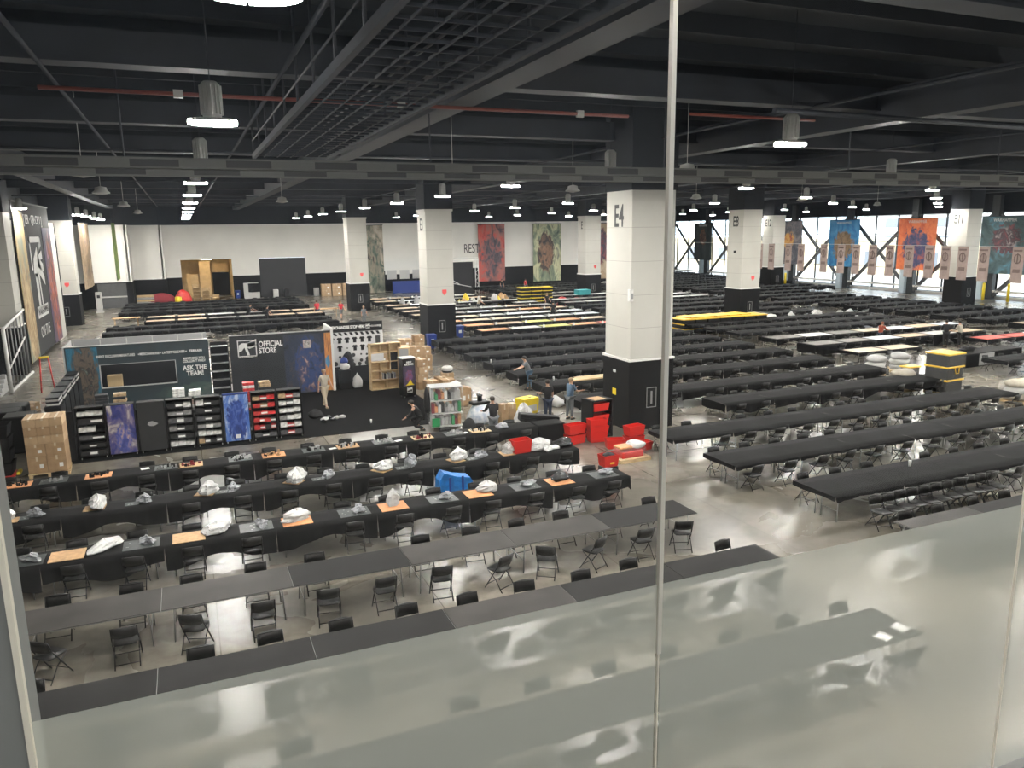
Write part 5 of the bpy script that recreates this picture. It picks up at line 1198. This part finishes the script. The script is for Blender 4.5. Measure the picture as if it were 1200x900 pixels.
t = thing('pine_crate_box', 'pale pine box laid on top of the cartons behind the display tower', 'crate', (9.75, 37.4, 1.55), R(-12)); MB().box(-.3, .3, -.5, .5, 0, .5).build('box', 'wood', t); box(-.22, .22, -.52, -.5, .06, .44).build('dark_opening', 'greyp', t)
solo('crate_base', MB().box(-.32, .32, -.5, .5, 0, 1.54), 'card', 'tall carton block under the pale pine box', 'carton', (9.75, 37.4, .013), R(-12))
t = thing('display_tower', 'tall black promotional tower with white lettering near the carpet edge', 'display', (9.25, 34.95, .013), R(8))
box(-.32, .32, -.25, .25, .06, 1.85).build('body', 'gblack', t); box(-.3, .3, -.262, -.25, .55, 1.5).build('art_panel', art_mat('art_tower', [(.02, .02, .03), (.05, .03, .08)], [(.2, .03, .03), (.1, .1, .3)], (.5, .5), (.3, .3), 31, 3), t)
box(-.34, .34, -.27, .27, 1.85, 1.9).build('cap', 'paper', t); text('NEW\nRELEASES', .12, 'paper', (0, -.268, 1.62), parent=t, sx=.9, bold=.004); emblem(.26, 0, .36, -.262, t, txt=False); MB().prism([(-.2, .58), (.24, .58), (.14, .66), (.05, .86), (-.06, .68)], -.27, -.262).build('yellow_art', 'yel', t); castors(t, (-.25, .25), (-.2, .2))
# gear on the carpet
for k, (x, y, m) in enumerate([(4.55, 32.5, 'bfab'), (4.85, 31.9, 'dead'), (5.15, 31.7, 'gblack'), (5.35, 31.95, 'dead'), (4.75, 31.5, 'gblack'), (5.05, 32.2, 'gblack'), (5.6, 32.0, 'dead')]):
    solo('tool_piece', MB().blob((0, 0, 0), (.16, .1, .12) if k else (.28, .22, .35), 200+k, .4), m, '%s item of the small gear heap on the carpet, %s from its left' % ({'bfab': 'black bag', 'dead': 'pale', 'gblack': 'black'}[m], ORD[k+1]), 'gear', (x, y, .013), .4*k, 'gear heap on the carpet')
solo('white_cup', MB().lathe([(.03, 0), (.045, .14), (.04, .15)], n=10), 'paper', 'small white cup standing alone on the carpet', 'cup', (6.5, 30.55, .013))
for x, y, nm in ((18.99, 15.45, 'first clothed row right of the aisle'), (15.49, 32.0, 'clothed row behind the grey-shirted person'), (13.4+1.25, 37.9, 'clothed row left end behind the aisle')): solo('white_cup', MB().lathe([(.035, 0), (.045, .16), (.04, .17)], n=10), 'paper', 'small white cup on the %s' % nm, 'cup', (x, y, .755))
# pallet of cartons, black totes and ladder on the left
t = thing('pallet', 'wooden pallet under the tall carton block at the left', 'pallet', (-4.65, 28.55, 0), R(4)); b = MB()
for k in range(5): b.box(-.6, .6, -.5+k*.23, -.4+k*.23, .11, .135)
for k in range(3): b.box(-.58+k*.53, -.48+k*.53, -.5, .52, 0, .11)
b.build('slats', 'wood', t)
lay = [(.14, .55, 2, 2, 'card'), (.69, .42, 2, 2, 'card'), (1.11, .26, 3, 2, 'card2'), (1.37, .3, 3, 2, 'card'), (1.67, .28, 3, 2, 'card2')]
for l, (z, hh, nx_, ny_, m) in enumerate(lay):
    for i in range(nx_):
        for j in range(ny_): carton(-4.65-.56+1.12*(i+.5)/nx_, 28.55-.46+.92*(j+.5)/ny_, z, 1.1/nx_, .9/ny_, hh-.004, 'carton on the left pallet, %s layer, %s from left, %s' % (ORD[l+1], ORD[i+1], ('front', 'rear')[j]), 0, m, 'cartons on the left pallet')
t = thing('folding_ladder', 'red stepladder with yellow top standing left of the store booth', 'ladder', (-6.9, 44.5, 0), R(10)); b = MB()
for s in (-1, 1): b.tube((s*.30, -.35, 0), (s*.18, -.06, 1.7), .035, 5).tube((s*.30, .35, 0), (s*.18, .06, 1.7), .03, 5)
b.build('rails', 'red', t); b = MB()
for k in range(5): b.box(-.27+.022*k, .27-.022*k, -.33+.055*k, -.24+.055*k, .28*(k+1), .28*(k+1)+.03)
b.build('steps', 'alu', t); box(-.22, .22, -.12, .12, 1.68, 1.78, b=.02).build('top_cap', 'yel', t)
for k in range(4): 
    t = tote(-6.1, 28.55, .14+k*.42, 0, 'black tote in the left stack beside the carton pallet, %s from the floor' % ORD[k+1], 'black', .9, .7, .40, 'black totes at the left edge')
t = thing('red_dolly', 'red wheeled dolly under the black totes at the left edge', 'dolly', (-6.1, 28.55, 0)); box(-.5, .5, -.4, .4, .09, .13, b=.01).build('deck', 'red', t); castors(t, (-.4, .4), (-.3, .3)); box(.5, .62, -.2, .2, .1, .2, b=.02).build('yellow_bumper', 'yel', t)
carton(-6.2, 28.5, 1.82, .6, .4, .18, 'pale carton on top of the black totes at the left edge', .2, 'card2')
for k, (x, y, h_) in enumerate([(-6.7, 33.5, 1.3), (-6.7, 35.0, 1.2), (-6.0, 32.2, 1.35)]): solo('black_bin_stack', MB().box(-.5, .5, -.5, .5, 0, h_, b=.04), 'black', 'black storage bin stack left of the end-on racks, %s from the back' % ORD[3-k], 'bin stack', (x, y, 0))
for k in range(4): carton(-7.4+.5*(k % 2), 38.6+.9*(k//2), 0, .6, .5, .4, 'open carton on the floor left of the booth, number %s from the front' % ORD[k+1], .3*k, 'card2', 'open cartons left of the booth')
solo('loose_sheets', MB().box(-.5, .5, -.3, .3, 0, .03).box(-.2, .6, -.1, .5, .03, .05), 'card2', 'flat cardboard sheets on the floor at the left edge', 'cardboard', (-8.0, 40.0, 0))
# stair railing at the left wall
t = thing('stair_railing', 'white metal stair railing beside the huge banner at the left edge', 'railing', (-8.55, 44.9, 0)); b = MB()
b.tube((0, 0, 0), (0, 0, 3.2), .09, 6).tube((0, 0, 3.2), (-.2, 7.0, 3.6), .07, 6).tube((0, 0, 0.05), (0, 6.2, .05), .08, 6).tube((0, 0, 1.1), (0, 5.2, 2.2), .05, 6); b.build('rail', 'white', t); b = MB()
for k in range(1, 7): b.tube((0, k*.9, .1), (0, k*.9, 3.2+.05*k), .03, 5)
b.build('balusters', 'duct', t)
for k in range(5): solo('stair_step', MB().box(-.7, .9, 0, .35, 0, .17*(5-k)), 'lgrey', 'pale stair step beside the white railing, %s from the top' % ORD[k+1], 'step', (-9.7, 45.2-.36*k, 0), 0, 'steps at the left wall')

# ------------------------------------------------------------------ middle and right clutter
def wheelie(x, y, label):
    t = thing('wheeled_bin', label, 'bin', (x, y, 0), 0, 'blue wheeled bins'); b = MB(); vs = []
    for z_, k in ((.12, .8), (.98, 1)):
        for a, c in ((-.28, -.3), (.28, -.3), (.28, .3), (-.28, .3)): vs.append((a*k, c*k, z_))
    b.add(vs, [(3, 2, 1, 0), (4, 5, 6, 7), (0, 1, 5, 4), (1, 2, 6, 5), (2, 3, 7, 6), (3, 0, 4, 7)]); b.build('tub', 'navy', t); MB().box(-.31, .31, -.34, .33, .98, 1.06, b=.03).build('lid', 'navy', t)
    for s in (-1, 1): MB().lathe([(.1, 0), (.1, .05)], X=Matrix.Translation((s*.27, .27, .1)) @ Matrix.Rotation(R(90), 4, 'Y'), n=12).build('wheel', 'black', t)
    box(-.1, .1, -.31, -.29, .55, .75).build('white_label', 'paper', t); return t
wheelie(14.6, 48.6, 'blue wheeled bin left of the pillar behind the cartons'); wheelie(17.75, 52.2, 'blue wheeled bin right of the pillar behind the cartons'); wheelie(5.7, 98.9, 'blue wheeled bin at the back wall right of the loading alcove')
# under-table packaging right of the aisle and the timber on the table
for k, (x, y) in enumerate([(16.3, 29.6), (17.1, 29.9), (17.9, 29.8), (15.4, 29.9), (14.7, 30.1), (18.7, 30.0), (19.5, 29.9)]): solo('packing_wrap_heap', MB().blob((0, 0, 0), (.42, .3, .42), 300+k, .4, 14, 7), 'bagw', 'white crumpled packing heap on the floor before the aisle table, %s along' % ORD[k+1], 'packing', (x, y, 0), .5*k, 'white packing heaps')
for k in range(3): solo('timber_bundle', MB().box(-1.1, 1.1, -.1, .1, 0, .07, b=.005), 'wood', 'pale timber plank on the table behind the talking pair, %s of three' % ORD[k+1], 'timber', (17.2+.2*k, 31.4+.25*k, .756), R(3), 'timber planks')
solo('white_bag', MB().blob((0, 0, 0), (.3, .2, .22), 33, .3), 'bagw', 'white bag beside the timber planks on the table', 'bag', (18.8, 31.7, .756))
def tray_stack(x, y, w_, d_, n, h_, label, rz=0, lid=True, grp=None, body='black', lm='amber'):
    t = thing('tote_stack', label, 'tote stack', (x, y, 0), rz, grp)
    for k in range(n):
        box(-w_/2, w_/2, -d_/2, d_/2, .12+k*h_, .12+(k+1)*h_-.08, b=.02).build('tub', body, t); box(-w_/2-.05, w_/2+.05, -d_/2-.05, d_/2+.05, .12+(k+1)*h_-.08, .12+(k+1)*h_, b=.02).build('lid', lm, t)
    box(-w_/2, w_/2, -d_/2, d_/2, 0, .12).build('pallet', 'wood', t); return t
t = tray_stack(31.9, 24.6, 1.15, 1.1, 3, .60, 'stack of three black totes with yellow lids in clear wrap on a pallet', .1); box(-.62, .62, -.6, .6, .12, 1.94).build('clear_wrap', 'wrap', t)
MB().path([(-.2, -.62, 1.3), (-.1, -.63, 1.0), (.1, -.63, 1.0), (.15, -.62, 1.3)], .02).build('yellow_strap', 'amber', t)
for k, (x, y, m, nm) in enumerate([(30.9, 25.9, 'beige', 'beige wrapped pallet load left of the yellow lidded totes'), (33.1, 21.9, 'beige', 'wrapped pinkish bag pallet at the right edge'), (34.2, 21.4, 'lgrey', 'pale wrapped pallet at the far right edge'), (33.0, 29.4, 'greyp', 'grey wrapped bundle behind the yellow lidded totes'), (34.8, 29.5, 'greyp', 'second grey wrapped bundle behind the yellow lidded totes')]):
    t = thing('wrapped_pallet_load', nm, 'pallet load', (x, y, 0), .2*k); box(-.6, .6, -.5, .5, 0, .12).build('pallet', 'wood', t)
    for q in range(3): MB().blob((0, 0, .12+q*.28), (.62-.04*q, .5, .34), 60+k*5+q, .18, 16, 7).build('sack', m if q != 1 else 'dead', t)
    if k == 1: box(-.3, .3, -.56, -.5, .25, .38).build('green_label', 'green', t)
    box(-.62, .62, -.52, .52, .12, .98, b=.06).build('clear_wrap', 'wrap', t)
tray_stack(33.7, 29.1-1.2, .75, .5, 1, .5, 'single black tote with a yellow lid on the floor left of the wrapped stack'); 
t = tray_stack(46.6, 26.6, .8, .6, 1, .5, 'single black tote with yellow lid near the right edge'); t.location = (43.1, 27.2, .75)
t = thing('black_counter', 'long black draped counter at the right beyond the yellow lidded totes', 'counter', (38.3, 28.4, 0), R(4)); box(0, 5.2, 0, 1.2, 0, .72, b=.03).build('drape', 'cloth', t); box(0, 5.2, 0, 1.2, .72, .75).build('top', 'table', t); box(1.3, 2.6, -.02, 0, .05, .7).build('grey_panel', 'greyp', t)
solo('gear_bag', MB().blob((0, 0, 0), (.5, .25, .3), 77, .3), 'bfab', 'black gear bag on the long black counter', 'bag', (39.6, 29.2, .78))
# yellow and black trays by pillar E8
def lidded(x, y, z, w_, d_, lab, m, grp):
    t = thing('lidded_tray', lab, 'tray', (x, y, z), 0, grp); box(-w_, w_, -d_, d_, 0, .265, b=.02).build('tray_body', 'black', t); box(-w_-.04, w_+.04, -d_-.05, d_+.05, .265, .335, b=.01).build('lid', m, t)
for k in range(3):
    for j in range(7): lidded(33.9+j*1.12, 47.9, .02+k*.36, .5, .75, 'black tray with yellow lid, layer %s, %s from the left beside pillar E8' % (ORD[k+1], ORD[j+1]), 'amber', 'black trays with yellow lids by pillar E8')
for j in range(5): solo('loose_board', MB().box(-.54, .54, -.8, .8, 0, .07, b=.01), 'amber', 'yellow cover board laid askew on the tray stack, %s from the left' % ORD[j+1], 'board', (34.6+j*1.15, 48.2, 1.10), .2, 'loose yellow lids')
# back centre: tray towers, red kit, teal bin, scaffold
for k in range(6):
    for j in range(3): lidded(31.2+j*1.2, 71.2, .02+k*.34, .5, .5, 'black tray with yellow lid, tower %s layer %s, left of the small red heap' % (ORD[j+1], ORD[k+1]), 'yel', 'tray towers at the back')
for k, (x, y, m, s_, nm) in enumerate([(35.6, 71.5, 'red', (.7, .5, .9), 'red covered heap right of the tray towers'), (37.3, 71.5, 'dred', (.9, .5, .8), 'dark red covered heap behind the rows'), (38.2, 71.0, 'yel', (.9, .5, .35), 'yellow cloth heap before the teal bin'), (43.8, 73.5, 'red', (.6, .5, .9), 'red heap right of the distant pillar')]):
    solo('covered_heap', MB().blob((0, 0, 0), s_, 400+k, .12, 14, 7), m, nm, 'heap', (x, y, 0))
solo('teal_bin', MB().box(-.75, .75, -.5, .5, 0, 1.3, b=.05), 'teal', 'teal bin left of the distant pillar', 'bin', (39.6, 74.6, 0))
t = thing('truss_frame', 'silver scaffold frame standing before the back wall right of the pillar', 'scaffold', (31.5, 92, 0)); b = MB()
for x in (-2.6, -2.2, 2.2, 2.6): b.tube((x, 0, 0), (x, 0, 4.4), .05)
for z in (4.1, 4.4): b.tube((-2.6, 0, z), (2.6, 0, z), .05)
for k in range(8): b.tube((2.2 if k % 2 else 2.6, 0, k*.5), (2.6 if k % 2 else 2.2, 0, k*.5+.5), .025)
b.tube((-2.2, 0, 2.4), (0, 0, 1.2), .04).tube((-2.2, 0, 1.6), (1.6, 0, .8), .04); b.build('tubes', 'white', t); box(-2.0, 2.0, .4, .45, 0, 3.9).build('black_drape', 'bfab', t)
rr = random.Random(21)
for k in range(22):
    x = 19.5+rr.uniform(0, 11); y = 73.8+rr.uniform(0, 2.2); m = rr.choice(['lgrey', 'yel', 'black', 'tanb', 'dead', 'greyp', 'khaki'])
    solo('equipment_piece', MB().blob((0, 0, 0), (rr.uniform(.25, .5), .3, rr.uniform(.5, 1.3)), 500+k, .35, 12, 7), m, 'small %s heap of equipment at the back between the pillars, spot %s from left' % ({'lgrey': 'grey', 'yel': 'yellow', 'black': 'black', 'tanb': 'brown', 'dead': 'white', 'greyp': 'dark grey', 'khaki': 'tan'}[m], ORD[k+1]), 'equipment', (19.8+k*.52, y, 0), 0, 'equipment heaps at the back')
# back wall goods
for k in range(4): 
    for q in range(2): carton(16.0+k*1.3, 97.8, q*.75, 1.15, .9, .74, 'carton against the back wall beside the small pillar, column %s, %s' % (ORD[k+1], ('bottom', 'top')[q]), 0, 'card2', 'cartons against the back wall')
for j, (x, n) in enumerate([(1.1, 5), (2.1, 4), (3.1, 2)]):
    for k in range(n): solo('wooden_crate', MB().box(-.42, .42, -.3, .3, 0, .06).box(-.42, -.36, -.3, .3, 0, .4).box(.36, .42, -.3, .3, 0, .4).box(-.42, .42, .26, .3, 0, .4), 'wood', 'wooden crate, column %s, %s up, before the loading alcove' % (ORD[j+1], ORD[k+1]), 'crate', (x, 96.6, k*.42), 0, 'crates before the alcove')
solo('gear_cart', MB().blob((0, 0, 0), (.8, .5, 1.5), 601, .25, 14, 8), 'red', 'red and white loaded cart left of the wooden crates', 'cart', (-.4, 95.8, 0)); solo('yellow_barrel', MB().lathe([(.35, 0), (.38, .4), (.35, .85), (.2, .9)], n=14), 'yel', 'yellow barrel in front of the red loaded cart', 'barrel', (-.9, 94.9, 0))
solo('maroon_heap', MB().blob((0, 0, 0), (1.5, .8, 1.3), 602, .12, 16, 7), 'dred', 'maroon cloth covered heap at the back wall left of the alcove', 'heap', (-2.6, 95.8, 0)); 
for k in range(5): solo('stacked_pallet', MB().box(-.9, .9, -.5, .5, 0, .14).box(-.9, .9, -.4, -.3, .14, .2).box(-.9, .9, .3, .4, .14, .2), ('wood', 'greyp')[k % 2], 'pallet in the stack near the back left corner, %s up' % ORD[k+1], 'pallet', (-4.25, 95.6, k*.24), 0, 'pallets in the back left corner')
t = thing('white_cabinet', 'low white cabinet with side tower at the back wall', 'cabinet', (7.2, 98.6, 0)); box(-.8, -.3, -.3, .3, 0, 1.9).build('tower', 'lgrey', t); box(-.3, 1.0, -.3, .3, 0, .8).build('low_unit', 'dead', t); box(-.3, .9, -.2, .2, 1.85, 1.95).build('top_rail', 'dead', t)
t = thing('ticket_machine', 'pale grey floor machine standing near the back left roller door', 'machine', (-8.3, 89.2, 0)); box(-.35, .35, -.3, .3, 0, .25).build('base', 'dead', t); box(-.28, .28, -.2, .2, .25, 2.1, b=.03).build('body', 'dead', t); box(-.14, .14, -.21, -.2, 1.5, 1.8).build('screen', 'black', t)
for k, (x, y) in enumerate([(10.1, 98.8), (15.0, 98.9), (11.4, 99)]): solo('grey_bin', MB().box(-.3, .3, -.3, .3, 0, 1.0, b=.04), ('lgrey', 'lgrey', 'black')[k], '%s bin along the back wall, %s' % (('pale', 'pale', 'black')[k], ('left of the dark roller door', 'right of the dark roller door', 'before the dark roller door')[k]), 'bin', (x, y, 0))
t = solo('blue_barrier', MB().box(0, 7, 0, .1, 0, 1.5), 'navy', 'long navy fabric barrier before the glazed shop front', 'barrier', (24.4, 97.5, 0))
for k, (x, y) in enumerate([(74.9, 54.2), (75.5, 52.0), (72.0, 79.5), (72.4, 81.2)]): solo('yellow_bollard', MB().lathe([(.14, 0), (.14, 1.7), (.1, 1.78), (.01, 1.8)], n=12), 'yel', 'yellow bollard by the window wall, %s' % ('left one near pillar E11', 'right one near pillar E11', 'right one near pillar E12', 'left one near pillar E12')[k], 'bollard', (x, y, 0))
for k in range(14):
    solo('pale_gear', MB().blob((0, 0, 0), (rr.uniform(.3, .6), .35, rr.uniform(.4, 1.0)), 700+k, .4, 12, 7), rr.choice(('bagw', 'lgrey', 'bagg')), 'pale wrapped goods on the floor right of pillar E8, spot %s' % ORD[k+1], 'goods', (44.6+k*.5, 47.9+rr.uniform(-.4, .6), 0), 0, 'wrapped goods by pillar E8')
for k in range(3): solo('stacked_chair_frame', MB().box(-.5, .5, -.4, .4, 0, .9, b=.1), 'lgrey', 'pale wrapped block by the foot of pillar E8, %s' % ('left', 'middle', 'right')[k], 'block', (42.1+.0*k, 49.9-k*.9, 0))
t = solo('dark_chair_group', MB().blob((0, 0, 0), (.8, .5, .75), 801, .25, 16, 8), 'bfab', 'dark padded chairs heaped by the small pillar', 'chairs', (12.3, 62.3, 0))
solo('tan_table', MB().box(-1.1, 1.1, -.5, .5, .70, .74).tube((-.9, -.4, 0), (-.9, -.4, .7), .02).tube((.9, -.4, 0), (.9, -.4, .7), .02).tube((-.9, .4, 0), (-.9, .4, .7), .02).tube((.9, .4, 0), (.9, .4, .7), .02), 'tanb', 'small pinkish tan table left of the back left rows', 'table', (-5.0, 74.3, 0))
solo('tan_table', MB().box(-1.1, 1.1, -.5, .5, .70, .74).tube((-.9, -.4, 0), (-.9, -.4, .7), .02).tube((.9, -.4, 0), (.9, -.4, .7), .02).tube((-.9, .4, 0), (-.9, .4, .7), .02).tube((.9, .4, 0), (.9, .4, .7), .02), 'tanb', 'small tan table at the right end of the back left rows', 'table', (11.9, 73.5, 0))
# lamp glare spots built as two pale sheets on the near table
for k, (x, y) in enumerate([(10.49, 8.75), (11.0, 8.85)]): solo('white_sheet', MB().box(-.13, .13, -.12, .12, 0, .006), 'paper', '%s white sheet standing in for lamp glare on the bare table end' % ('left', 'right')[k], 'paper', (x, y, .737), .3)
